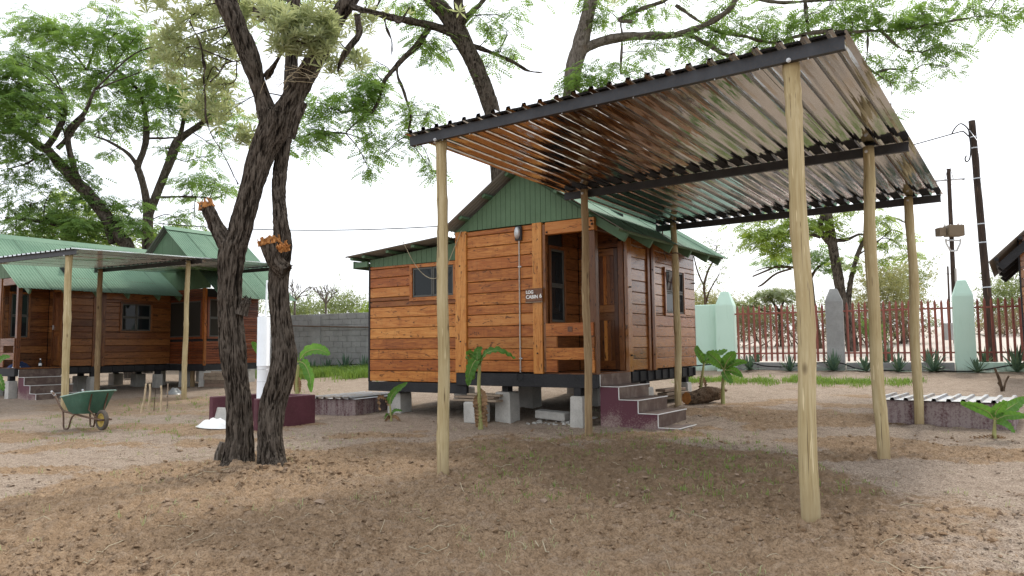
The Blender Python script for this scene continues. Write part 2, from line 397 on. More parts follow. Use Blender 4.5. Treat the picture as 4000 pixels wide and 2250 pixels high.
# ---------------------------------------------------------------- mesh helpers
def mesh(name, vs_, fs, smooth=False):
    me = bpy.data.meshes.new(name)
    if isinstance(vs_, np.ndarray) and isinstance(fs, np.ndarray):
        nv, nf, k = len(vs_), len(fs), fs.shape[1]
        me.vertices.add(nv); me.vertices.foreach_set('co', vs_.astype(np.float32).ravel())
        me.loops.add(nf * k); me.loops.foreach_set('vertex_index', fs.astype(np.int32).ravel())
        me.polygons.add(nf); me.polygons.foreach_set('loop_start', np.arange(0, nf * k, k, dtype=np.int32))
        me.update(calc_edges=True)
    else:
        me.from_pydata([tuple(map(float, v)) for v in vs_], [], [tuple(int(i) for i in f) for f in fs]); me.update()
    me.polygons.foreach_set('use_smooth', [bool(smooth)] * len(me.polygons))
    return me

def add(name, me, mat=None, parent=None, loc=(0, 0, 0), rot=(0, 0, 0), label=None, cat=None, group=None, kind=None, scale=None):
    o = bpy.data.objects.new(name, me)
    COL.objects.link(o)
    if parent is not None: o.parent = parent
    o.location = [float(x) for x in loc]
    o.rotation_euler = [float(x) for x in rot]
    if scale is not None: o.scale = scale
    if me is not None and mat and not len(me.materials): me.materials.append(MATS[mat])
    tag(o, label, cat, group, kind)
    return o

def tag(o, label=None, cat=None, group=None, kind=None):
    if label: o['label'] = label
    if cat: o['category'] = cat
    if group: o['group'] = group
    if kind: o['kind'] = kind

def thing(name, label, cat, loc=(0, 0, 0), rz=0.0, group=None):
    return add(name, None, None, None, loc, (0, 0, rz), label, cat, group)

_boxes = {}
def cbox(sx, sy, sz, ch=.004, mat=None):
    """box centred on the origin with chamfered edges (44 triangles), shared between pieces of one size"""
    key = (round(sx, 3), round(sy, 3), round(sz, 3), ch, mat)
    if key in _boxes: return _boxes[key]
    h = (sx / 2, sy / 2, sz / 2); ch = min(ch, .3 * min(h))
    vs_, idx = [], {}
    for s in [(a, b, c) for a in (-1, 1) for b in (-1, 1) for c in (-1, 1)]:
        for ax in range(3):
            idx[s, ax] = len(vs_)
            vs_.append(tuple(s[k] * (h[k] - (0 if k == ax else ch)) for k in range(3)))
    fs = []
    for ax in range(3):
        o1, o2 = (ax + 1) % 3, (ax + 2) % 3
        for sg in (-1, 1):
            q = []
            for a, b in ((-1, -1), (1, -1), (1, 1), (-1, 1)):
                s = [0, 0, 0]; s[ax] = sg; s[o1] = a; s[o2] = b; q.append(idx[tuple(s), ax])
            fs.append(q if sg > 0 else q[::-1])
        for a in (-1, 1):
            for b in (-1, 1):
                s0 = [0, 0, 0]; s1 = [0, 0, 0]
                s0[o1] = s1[o1] = a; s0[o2] = s1[o2] = b; s0[ax] = -1; s1[ax] = 1
                q = [idx[tuple(s0), o1], idx[tuple(s1), o1], idx[tuple(s1), o2], idx[tuple(s0), o2]]
                fs.append(q if a * b < 0 else q[::-1])
    for s in [(a, b, c) for a in (-1, 1) for b in (-1, 1) for c in (-1, 1)]:
        q = [idx[s, 0], idx[s, 1], idx[s, 2]]
        fs.append(q if s[0] * s[1] * s[2] > 0 else q[::-1])
    me = mesh('box', vs_, fs); _boxes[key] = me
    return me

def box(name, mat, parent, lo, hi, ch=.004, axis='x', rot=(0, 0, 0), **kw):
    """chamfered box from corner lo to corner hi in the parent's frame; its local x runs along `axis` (the grain)"""
    lo, hi = np.minimum(lo, hi), np.maximum(lo, hi)
    c, d = (lo + hi) / 2, hi - lo
    if axis == 'x': me, r = cbox(d[0], d[1], d[2], ch, mat), (0, 0, 0)
    elif axis == 'y': me, r = cbox(d[1], d[0], d[2], ch, mat), (0, 0, math.pi / 2)
    else: me, r = cbox(d[2], d[1], d[0], ch, mat), (0, -math.pi / 2, 0)
    return add(name, me, mat, parent, c, r, **kw)

def prism_mesh(poly, d0, d1, plane='xz'):
    """polygon in the xz (or yz / xy) plane extruded between d0 and d1 along the third axis"""
    k = len(poly); vs_ = []
    for d in (d0, d1):
        for a, b in poly:
            vs_.append((a, d, b) if plane == 'xz' else (d, a, b) if plane == 'yz' else (a, b, d))
    fs = [list(range(k))[::-1] if plane != 'xz' else list(range(k)), list(range(k, 2 * k)) if plane != 'xz' else list(range(k, 2 * k))[::-1]]
    for i in range(k):
        j = (i + 1) % k
        q = [i, j, k + j, k + i]
        fs.append(q if plane != 'xz' else q[::-1])
    return mesh('prism', vs_, fs)

def smooth_path(pts, n):
    """Catmull-Rom through pts (rows of any width)"""
    P = np.array(pts, float); P = np.vstack([2 * P[0] - P[1], P, 2 * P[-1] - P[-2]])
    m = len(P) - 3; tt = np.linspace(0, m, n); i = np.minimum(tt.astype(int), m - 1); u = (tt - i)[:, None]
    a, b, c, d = P[i], P[i + 1], P[i + 2], P[i + 3]
    return .5 * (2 * b + (c - a) * u + (2 * a - 5 * b + 4 * c - d) * u * u + (3 * b - a - 3 * c + d) * u ** 3)

def tube(path, rad, sides=8, bark=None, cap=True, seed=0):
    """tube round a polyline; bark = (amplitude m, width m, length m) adds ridges.  Returns verts, faces(quads), ridge"""
    P = np.asarray(path, float); n = len(P); rad = np.broadcast_to(np.asarray(rad, float), (n,))
    T = np.gradient(P, axis=0); T /= np.linalg.norm(T, axis=1)[:, None] + 1e-9
    up = V(0, 0, 1) if abs(T[0][2]) < .9 else V(1, 0, 0)
    N = np.zeros_like(P); v0 = np.cross(T[0], up); v0 /= np.linalg.norm(v0); N[0] = v0
    for i in range(1, n):
        q = N[i - 1] - T[i] * np.dot(N[i - 1], T[i]); N[i] = q / (np.linalg.norm(q) + 1e-9)
    B = np.cross(T, N)
    th = np.linspace(0, 2 * np.pi, sides, endpoint=False)
    ct, st = np.cos(th)[None, :, None], np.sin(th)[None, :, None]
    D = N[:, None, :] * ct + B[:, None, :] * st
    rr = np.repeat(rad[:, None], sides, 1); ridge = np.full((n, sides), .5)
    if bark:
        amp, wd, ln = bark
        s = np.concatenate([[0], np.cumsum(np.linalg.norm(np.diff(P, axis=0), axis=1))])[:, None]
        X, Y = np.cos(th)[None, :] * rr, np.sin(th)[None, :] * rr
        wx = noise3(X / .12, Y / .12, s / .3, seed + 5) - .5
        n1 = noise3(X / wd + wx * 1.6, Y / wd + wx * 1.6, s / ln, seed)
        n2 = noise3(X / (wd * .5), Y / (wd * .5), s / (ln * .5) + wx, seed + 1)
        n3 = noise3(X / (wd * 4), Y / (wd * 4), s / (ln * 2.2), seed + 2)
        ridge = np.clip((1 - np.abs(2 * n1 - 1)) * .65 + (1 - np.abs(2 * n2 - 1)) * .35, 0, 1)
        rr = rr + amp * (ridge - .78) * 1.6 + (n3 - .5) * amp * 1.6
    vs_ = (P[:, None, :] + D * rr[:, :, None]).reshape(-1, 3)
    i = np.arange(n - 1)[:, None] * sides; j = np.arange(sides)[None, :]; j2 = (j + 1) % sides
    fs = np.stack([i + j, i + j2, i + sides + j2, i + sides + j], -1).reshape(-1, 4)
    rg = ridge.ravel()
    if cap:
        for ring, p in ((0, P[0]), (n - 1, P[-1])):
            k = len(vs_); vs_ = np.vstack([vs_, p[None]]); rg = np.append(rg, .4)
            jj = np.arange(sides); a, b = ring * sides + jj, ring * sides + (jj + 1) % sides
            f = np.stack([a, b, np.full(sides, k), np.full(sides, k)], -1)
            fs = np.vstack([fs, f])
    return vs_, fs, rg

class Soup:
    """collects quads (degenerate quads stand for triangles) into one mesh"""
    def __init__(s): s.v, s.f, s.r, s.n = [], [], [], 0
    def put(s, v, f, r=None):
        s.v.append(np.asarray(v, float)); s.f.append(np.asarray(f, int) + s.n); s.r.append(np.full(len(v), .5) if r is None else r); s.n += len(v)
    def mesh(s, name, smooth=False, attr=None):
        v, f = np.vstack(s.v), np.vstack(s.f)
        tri = f[:, 2] == f[:, 3]
        me = bpy.data.meshes.new(name)
        q, t3 = f[~tri], f[tri][:, :3]
        me.vertices.add(len(v)); me.vertices.foreach_set('co', v.astype(np.float32).ravel())
        nl = len(q) * 4 + len(t3) * 3
        me.loops.add(nl); me.loops.foreach_set('vertex_index', np.concatenate([q.ravel(), t3.ravel()]).astype(np.int32))
        me.polygons.add(len(q) + len(t3))
        me.polygons.foreach_set('loop_start', np.concatenate([np.arange(len(q)) * 4, len(q) * 4 + np.arange(len(t3)) * 3]).astype(np.int32))
        me.update(calc_edges=True)
        me.polygons.foreach_set('use_smooth', [bool(smooth)] * len(me.polygons))
        if attr:
            a = me.attributes.new(attr, 'FLOAT', 'POINT'); a.data.foreach_set('value', np.concatenate(s.r).astype(np.float32))
        return me

def rod(name, mat, parent, pts, r, sides=8, n=None, **kw):
    path = smooth_path(pts, n) if n else np.array(pts, float)
    v, f, _ = tube(path, r, sides); s = Soup(); s.put(v, f)
    return add(name, s.mesh(name, True), mat, parent, **kw)

def rotz(a):
    c, s = math.cos(a), math.sin(a); return np.array([[c, -s, 0], [s, c, 0], [0, 0, 1.0]])
# ---------------------------------------------------------------- ground
def smst(a, b, x):
    t_ = np.clip((x - a) / (b - a), 0, 1); return t_ * t_ * (3 - 2 * t_)

def damp_at(x, y):
    """where the soil is turned and watered: the lawn-to-be in front of the cabins"""
    n = fbm2(x * .55, y * .55, 4, 11) - .5
    n2 = fbm2(x * 1.7, y * 1.7, 3, 19) - .5
    e1 = np.hypot((x + .6) / 4.0, (y - 6.4) / 3.7) + n * .55 + n2 * .3       # round the big tree and under the carport
    e2 = np.hypot((x + 7.8) / 3.6, (y - 16.6) / 2.6) + n * .6 + n2 * .3      # under the far carport
    e3 = np.hypot((x + 4.4) / 4.2, (y - 3.2) / 2.9) + n * .6 + n2 * .3
    d = np.maximum(1 - smst(.80, 1.15, e1), np.maximum((1 - smst(.6, 1.2, e2)) * .6, (1 - smst(.8, 1.2, e3))))
    d = np.maximum(d, .85 * smst(.54, .66, fbm2(x * .5 + 3, y * 1.1, 4, 31)) * (1 - smst(13, 17, y)))
    return d

def dark_soil_at(x, y):
    """darker brown soil: a patch below the carport and one left of it"""
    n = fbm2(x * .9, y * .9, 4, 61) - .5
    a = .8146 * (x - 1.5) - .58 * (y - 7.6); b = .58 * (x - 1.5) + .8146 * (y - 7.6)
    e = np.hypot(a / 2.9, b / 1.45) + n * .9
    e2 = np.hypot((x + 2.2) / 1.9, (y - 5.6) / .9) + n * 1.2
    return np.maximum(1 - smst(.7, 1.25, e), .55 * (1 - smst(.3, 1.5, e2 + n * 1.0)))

_FEET = [(-.70, 7.52), (2.15, 5.49), (.99, 9.9), (3.84, 7.87), (2.73, 12.34), (5.58, 10.31)]
def ground_h(x, y):
    r = np.hypot(x, y)
    till = .30 + .70 * damp_at(x, y) * (1 - smst(10, 14, y))
    near = 1 - smst(11, 22, r)
    h = tz(x, y) + .05 * (fbm2(x * .6, y * .6, 3, 3) - .5)
    h += .06 * (fbm2(x * 2.3, y * 2.3, 3, 4) - .5) * (.35 + .65 * till)
    c1 = noise2(x * 9 + 3 * noise2(x * 4, y * 4, 8), y * 9, 5); c2 = noise2(x * 21, y * 21, 6); c3 = noise2(x * 45, y * 45, 7)
    lump = smst(.50, .78, c1) * .6 + smst(.55, .8, c2) * .4
    h += near * till * (.022 * smst(.48, .78, c1) + .024 * smst(.46, .72, c2) + .016 * smst(.4, .8, c3))
    # earth heaped against the tree and the foot of the near pole
    h += .10 * np.exp(-((x + 2.75) ** 2 + (y - 8.0) ** 2) / .28) + .03 * np.exp(-((x - 2.3) ** 2 + (y - 5.3) ** 2) / .10)
    for fx_, fy_ in _FEET: h += .035 * np.exp(-((x - fx_) ** 2 + (y - fy_) ** 2) / .03) * (.5 + c1)
    return h, lump * near

ang = np.concatenate([np.linspace(-math.pi, -.80, 90, endpoint=False), np.linspace(-.80, .80, 640), np.linspace(.80, math.pi, 90, endpoint=False)[1:]])
rad = np.concatenate([np.linspace(.05, 3.2, 30, endpoint=False), np.exp(np.linspace(math.log(3.2), math.log(26), 700, endpoint=False)), np.exp(np.linspace(math.log(26), math.log(600), 60))])
AA, RR = np.meshgrid(ang, rad)
GX, GY = RR * np.sin(AA), RR * np.cos(AA)
GZ, GL = ground_h(GX, GY)
na = len(ang)
ii = np.arange(len(rad) - 1)[:, None] * na; jj = np.arange(na)[None, :]; j2 = (jj + 1) % na
gf = np.stack([ii + jj, ii + na + jj, ii + na + j2, ii + j2], -1).reshape(-1, 4)[:, ::-1]
gv = np.stack([GX.ravel(), GY.ravel(), GZ.ravel()], 1)
gm = mesh('ground', gv, gf[:, ::-1], True)
for nm, val in (('damp', damp_at(GX, GY).ravel()), ('dark_soil', dark_soil_at(GX, GY).ravel()), ('lump', GL.ravel()), ('pale', smst(.6, 1.6, (GX - 6.0) * .457 + (GY - 20.1) * .889).ravel())):
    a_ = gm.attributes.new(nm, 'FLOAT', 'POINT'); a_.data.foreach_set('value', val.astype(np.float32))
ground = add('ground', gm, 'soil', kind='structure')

def gz(x, y):
    return float(ground_h(np.array([x]), np.array([y]))[0][0])

def scatter_blobs(name, xs, ys, size, mat, label, sink=.3, flat=.65, seed=0):
    ico = []
    p = (1 + 5 ** .5) / 2
    base = np.array([(-1, p, 0), (1, p, 0), (-1, -p, 0), (1, -p, 0), (0, -1, p), (0, 1, p), (0, -1, -p), (0, 1, -p), (p, 0, -1), (p, 0, 1), (-p, 0, -1), (-p, 0, 1)], float)
    base /= np.linalg.norm(base[0])
    tri = np.array([(0, 11, 5), (0, 5, 1), (0, 1, 7), (0, 7, 10), (0, 10, 11), (1, 5, 9), (5, 11, 4), (11, 10, 2), (10, 7, 6), (7, 1, 8), (3, 9, 4), (3, 4, 2), (3, 2, 6), (3, 6, 8), (3, 8, 9), (4, 9, 5), (2, 4, 11), (6, 2, 10), (8, 6, 7), (9, 8, 1)])
    rng = np.random.default_rng(seed); n = len(xs)
    z = ground_h(xs, ys)[0]
    a = rng.uniform(0, 6.28, n); jit = rng.uniform(.5, 1.4, (n, 12, 1))
    sc = np.stack([size * rng.uniform(.7, 1.4, n), size * rng.uniform(.7, 1.3, n), size * flat * rng.uniform(.6, 1.3, n)], 1)
    v = base[None] * jit * sc[:, None, :]
    ca, sa = np.cos(a)[:, None], np.sin(a)[:, None]
    vx = v[..., 0] * ca - v[..., 1] * sa + xs[:, None]; vy = v[..., 0] * sa + v[..., 1] * ca + ys[:, None]
    vz = v[..., 2] + (z + size * flat * (1 - 2 * sink) * .5)[:, None]
    vv = np.stack([vx, vy, vz], -1).reshape(-1, 3)
    ff = (tri[None] + 12 * np.arange(n)[:, None, None]).reshape(-1, 3)
    me = mesh(name, vv, ff, False)
    if mat == 'soil':
        a_ = me.attributes.new('damp', 'FLOAT', 'POINT'); a_.data.foreach_set('value', np.repeat(damp_at(xs, ys), 12).astype(np.float32))
        a_ = me.attributes.new('dark_soil', 'FLOAT', 'POINT'); a_.data.foreach_set('value', np.repeat(dark_soil_at(xs, ys), 12).astype(np.float32))
        a_ = me.attributes.new('lump', 'FLOAT', 'POINT'); a_.data.foreach_set('value', np.repeat(rng.random(n), 12).astype(np.float32))
    return add(name, me, mat, label=label, cat='soil', kind='stuff')

def wedge_points(n, r0, r1, rng, half=.78):
    r = np.exp(rng.uniform(math.log(r0), math.log(r1), n)); a = rng.uniform(-half, half, n)
    return r * np.sin(a), r * np.cos(a)

rg = np.random.default_rng(3)
xs, ys = wedge_points(34000, 3.6, 12, rg)
keep = rg.uniform(0, 1, len(xs)) < (.22 + .6 * damp_at(xs, ys)) * (.12 + 1.3 * smst(.40, .62, fbm2(xs * 1.1, ys * 1.1, 3, 41)))
xs, ys = xs[keep], ys[keep]
scatter_blobs('soil_clods', xs, ys, .0035 + .022 * rg.random(len(xs)) ** 7 + .005 * rg.random(len(xs)) ** 2, 'soil', 'small crumbled clods of turned brown soil all over the ground', .3, .7, 5)
xs, ys = wedge_points(9000, 3.8, 11, rg)
kp = (smst(.50, .64, fbm2(xs * .8 + 7, ys * 1.3, 3, 43)) > rg.random(len(xs)) * 1.1) | (np.hypot(xs - 3.2, ys - 5.2) < .9 * rg.random(len(xs)) + .3)
xs, ys = xs[kp], ys[kp]
scatter_blobs('dry_clods', xs, ys, .006 + .026 * rg.random(len(xs)) ** 4, 'clod', 'pale dry crumbs of soil lying on the darker ground', .25, .7, 15)
# heaped clods round the foot of the big tree and the near pole
aa = rg.uniform(0, 6.28, 900); dd = .28 + .75 * rg.random(900) ** 1.3
xs = np.concatenate([-2.75 + dd * np.cos(aa) * 1.3, rg.normal(2.55, .38, 130)]); ys = np.concatenate([8.0 + dd * np.sin(aa), rg.normal(5.2, .22, 130)])
scatter_blobs('heaped_clods', xs, ys, .006 + .032 * rg.random(len(xs)) ** 4, 'soil', 'larger clods heaped round the tree foot and near pole', .3, .8, 6)

def blades(name, xs, ys, per, hgt, wid, spread, mat, label, cat='grass', lean=.6, seed=0):
    """tufts of curved grass blades, each blade a two-segment tapering strip"""
    rng = np.random.default_rng(seed); n = len(xs) * per
    x = np.repeat(xs, per) + rng.normal(0, spread, n); y = np.repeat(ys, per) + rng.normal(0, spread, n)
    z = ground_h(x, y)[0] - .004
    H = np.repeat(hgt if np.ndim(hgt) else np.full(len(xs), hgt), per) * rng.uniform(.45, 1.15, n)
    a = rng.uniform(0, 6.28, n); l = lean * rng.uniform(.2, 1.3, n)
    d = np.stack([np.cos(a), np.sin(a), 0 * a], 1); s = np.stack([-np.sin(a), np.cos(a), 0 * a], 1)
    b = np.stack([x, y, z], 1); up = V(0, 0, 1)
    m = b + d * (H * l * .35)[:, None] + up * (H * .6)[:, None]; t_ = b + d * (H * l)[:, None] + up * (H * np.clip(1.05 - l * .5, .25, 1))[:, None]
    w_ = (wid * rng.uniform(.6, 1.3, n))[:, None]
    vv = np.stack([b - s * w_, b + s * w_, m + s * w_ * .8, m - s * w_ * .8, t_], 1).reshape(-1, 3)
    k = 5 * np.arange(n)[:, None]
    f4 = k + np.array([[0, 1, 2, 3]]); f3 = k + np.array([[3, 2, 4, 4]])
    so_ = Soup(); so_.put(vv, np.vstack([f4, f3]))
    return add(name, so_.mesh(name), mat, label=label, cat=cat, kind='stuff')

xs, ys = wedge_points(1500, 4.0, 13, rg)
k_ = (fbm2(xs * .8, ys * .8, 3, 51) > .47) & (rg.random(len(xs)) < .55)
blades('sparse_grass', xs[k_], ys[k_], 5, .075, .0028, .022, 'grass_pale', 'sparse pale grass blades coming up through the bare soil', lean=1.1, seed=1)
xs = np.concatenate([rg.uniform(-.5, 3.2, 240), rg.uniform(-9, -4.5, 330)]); ys = np.concatenate([rg.uniform(6.2, 10.3, 240), rg.uniform(10.5, 19, 330)])
blades('young_grass', xs, ys, 6, .085, .003, .03, 'grass_green', 'young green grass tufts under the carports and by the wheelbarrow', lean=1.0, seed=2)
# lush strips at the boundary
def strip(p0, p1, w_, n, rng):
    t_ = rng.random(n); q = rng.normal(0, .33, n) * w_
    d = np.array(p1) - np.array(p0); nn = np.array([-d[1], d[0]]) / np.hypot(*d)
    e = (noise2(t_ * 14, 0 * t_, 77) - .5) * w_ * .7
    return p0[0] + d[0] * t_ + nn[0] * (q + e), p0[1] + d[1] * t_ + nn[1] * (q + e)
x1, y1 = strip((-8.6, 26.0), (-2.0, 22.9), 1.9, 3600, rg)
blades('wall_grass', x1, y1, 7, .30, .007, .06, 'grass_green', 'lush green grass strip in front of the grey block wall', lean=.7, seed=3)
x1, y1 = strip((3.9, 17.6), (8.4, 15.35), 1.1, 900, rg)
k_ = noise2(x1 * 2.2, y1 * 2.2, 90) > .36
x1, y1 = x1[k_], y1[k_]
blades('fence_grass', x1, y1, 7, .13, .005, .06, 'grass_green', 'short green grass strip in front of the palisade fence', lean=.8, seed=4)
# straw and twigs lying on the soil
def litter(name, n, r0, r1, ln, rr, mat, label, seed):
    rng = np.random.default_rng(seed); x, y = wedge_points(n, r0, r1, rng); so_ = Soup()
    for i in range(n):
        a = rng.uniform(0, 6.28); L = ln * rng.uniform(.3, 1.0) ** 1.5; k = 5; tt = np.linspace(-.5, .5, k)
        bend = rng.normal(0, .25)
        px = x[i] + L * (tt * math.cos(a) - bend * tt ** 2 * math.sin(a)); py = y[i] + L * (tt * math.sin(a) + bend * tt ** 2 * math.cos(a))
        pz = ground_h(px, py)[0] + rr + .006 + .02 * rng.random() * (tt + .5)
        v, f, _ = tube(np.stack([px, py, pz], 1), rr * rng.uniform(.6, 1.3), 4); so_.put(v, f)
    return add(name, so_.mesh(name), mat, label=label, cat='litter', kind='stuff')
litter('straw_litter', 260, 3.9, 11, .16, .0018, 'straw', 'pale dry straw scattered over the turned soil', 9)
def leaf_litter(n, seed):
    rng = np.random.default_rng(seed); x, y = wedge_points(n, 3.9, 14, rng); z = ground_h(x, y)[0] + .006
    a = rng.uniform(0, 6.28, n); l = .010 + .02 * rng.random(n) ** 2; w_ = l * rng.uniform(.25, .5, n); b = rng.uniform(-.5, .5, n)
    d = np.stack([np.cos(a), np.sin(a), b * .6], 1); s_ = np.stack([-np.sin(a), np.cos(a), rng.uniform(-.5, .5, n)], 1); p = np.stack([x, y, z], 1)
    vv = np.stack([p - d * l[:, None], p + s_ * w_[:, None] + V(0, 0, .005), p + d * l[:, None] + V(0, 0, .008), p - s_ * w_[:, None]], 1).reshape(-1, 3)
    return add('leaf_litter', mesh('litter', vv, (4 * np.arange(n)[:, None] + np.arange(4)[None]), False), 'fallen_leaf', label='small fallen brown leaves scattered on the soil', cat='litter', kind='stuff')
leaf_litter(900, 14)
litter('twig_litter', 60, 4.2, 12, .35, .003, 'straw', 'thin dry twigs lying about on the soil', 10)
# ---------------------------------------------------------------- sheets
def sheet_mesh(width, length, prof, seglen=1, pitch=None):
    """ribbed sheet: x across the ribs (0..width), y along them (0..length), z = profile"""
    xs_, zs_ = prof(width); n = len(xs_); ys_ = np.linspace(0, length, seglen + 1)
    v = np.stack([np.tile(xs_, seglen + 1), np.repeat(ys_, n), np.tile(zs_, seglen + 1)], 1)
    i = np.arange(seglen)[:, None] * n; j = np.arange(n - 1)[None, :]
    f = np.stack([i + j, i + j + 1, i + n + j + 1, i + n + j], -1).reshape(-1, 4)
    return v, f

def corr_prof(width, pitch=.076, amp=.0085):
    n = int(width / pitch * 8) + 1; x = np.linspace(0, width, n); return x, amp * np.cos(2 * np.pi * x / pitch)

def ibr_prof(width, pitch=.1715, h=.034):
    x, z = [0.0], [0.0]; s = 0.0
    while s + pitch * .99 <= width + 1e-6:
        for dx, dz in ((.027, .0022), (.054, 0), (.066, h), (.104, h), (.116, 0), (.144, .0022)):
            x.append(s + dx); z.append(dz)
        s += pitch
    x.append(width); z.append(0.0)
    return np.array(x), np.array(z)

def roof_sheet(name, mat, parent, p0, across, down, width, length, prof, seglen=1, thick=.0012):
    """p0 = corner, across/down = unit vectors in the parent's frame"""
    a, d = np.array(across, float), np.array(down, float); nn = np.cross(a, d)
    if nn[2] < 0: nn = -nn
    v, f = sheet_mesh(width, length, prof, seglen)
    wv = lambda off: np.array(p0)[None] + v[:, :1] * a + v[:, 1:2] * d + (v[:, 2:3] + off) * nn
    s = Soup(); s.put(wv(0), f); s.put(wv(-thick), f[:, ::-1])
    me = s.mesh(name, False)
    if mat == 'green_sheet':
        me.materials.append(MATS[mat]); me.materials.append(MATS['sheet_underside'])
        me.polygons.foreach_set('material_index', [0] * len(f) + [1] * len(f))
    return add(name, me, mat, parent)

# ---------------------------------------------------------------- boards and windows
def board(parent, mat, axis, a0, a1, z0, z1, d0, d1, name='plank', ch=.008):
    """horizontal board: along u (axis 'x') or v (axis 'y'), between depths d0 and d1"""
    j = R_.uniform(-.0015, .0015)
    if axis == 'x': return box(name, mat, parent, (a0, d0 + j, z0 + .004), (a1, d1, z1 - .004), ch, 'x')
    return box(name, mat, parent, (d0, a0, z0 + .003), (d1 + j, a1, z1 - .003), ch, 'y')

def frame_rect(parent, name, mat, axis, a0, a1, z0, z1, d0, d1, wd):
    for lo, hi, zz0, zz1, ax in ((a0, a1, z0, z0 + wd, axis), (a0, a1, z1 - wd, z1, axis), (a0, a0 + wd, z0 + wd, z1 - wd, 'z'), (a1 - wd, a1, z0 + wd, z1 - wd, 'z')):
        if axis == 'x': box(name, mat, parent, (lo, d0, zz0), (hi, d1, zz1), .003, ax)
        else: box(name, mat, parent, (d0, lo, zz0), (d1, hi, zz1), .003, ax)

def window(root, axis, a0, a1, z0, z1, face, out_, wood, cols=2, rows=1, fw=.065, glass='window_glass', tilt=None):
    """window in a wall at depth `face`, outward direction sign out_ along the wall normal"""
    cx, cz = (a0 + a1) / 2, (z0 + z1) / 2
    wroot = box('window', 'alu_frame', root, *(((a0 + fw, face - .01 * out_, z0 + fw), (a1 - fw, face - .03 * out_, z1 - fw)) if axis == 'x' else ((face - .01 * out_, a0 + fw, z0 + fw), (face - .03 * out_, a1 - fw, z1 - fw))), ch=.002)
    # children are placed in the root's frame then re-parented to the window, keeping their place
    made = []
    k0 = set(COL.objects)
    frame_rect(root, 'casing', wood, axis, a0, a1, z0, z1, face + .001 * out_, face + .035 * out_, fw)
    ia0, ia1, iz0, iz1 = a0 + fw, a1 - fw, z0 + fw, z1 - fw
    cw, rh = (ia1 - ia0) / cols, (iz1 - iz0) / rows
    for i in range(cols):
        for r in range(rows):
            x0, x1, y0, y1 = ia0 + i * cw, ia0 + (i + 1) * cw, iz0 + r * rh, iz0 + (r + 1) * rh
            frame_rect(root, 'sash', 'alu_frame', axis, x0 + .003, x1 - .003, y0 + .003, y1 - .003, face - .008 * out_, face + .018 * out_, .032)
            q = (x0 + .033, x1 - .033, y0 + .033, y1 - .033)
            g = ((q[0], face - .004 * out_, q[2]), (q[1], face + .003 * out_, q[3])) if axis == 'x' else ((face - .004 * out_, q[0], q[2]), (face + .003 * out_, q[1], q[3]))
            o = box('pane', glass, root, *g, ch=.0005)
            if tilt and (i, r) in tilt:
                o.rotation_euler = (o.rotation_euler[0], o.rotation_euler[1] + math.radians(9) * out_, o.rotation_euler[2]); o.location = [o.location[0] + .05 * out_, o.location[1], o.location[2]]
    mi = Matrix.Translation(wroot.location).inverted()
    for o in COL.objects:
        if o not in k0 and o is not wroot:
            made.append(o)
    for o in made:
        o.parent = wroot; o.location = [o.location[i] - wroot.location[i] for i in range(3)]
    if axis != 'x' and False: pass
    return wroot

# ---------------------------------------------------------------- cabins
YAW = -0.5956
FX, FY = V(math.cos(YAW), math.sin(YAW), 0), V(-math.sin(YAW), math.cos(YAW), 0)
M0, A0 = V(1.216, 11.0, 0), V(-12.671, 19.0, 0)
RIDGE_U, RIDGE_Z, SLOPE = -1.30, 4.19, .65

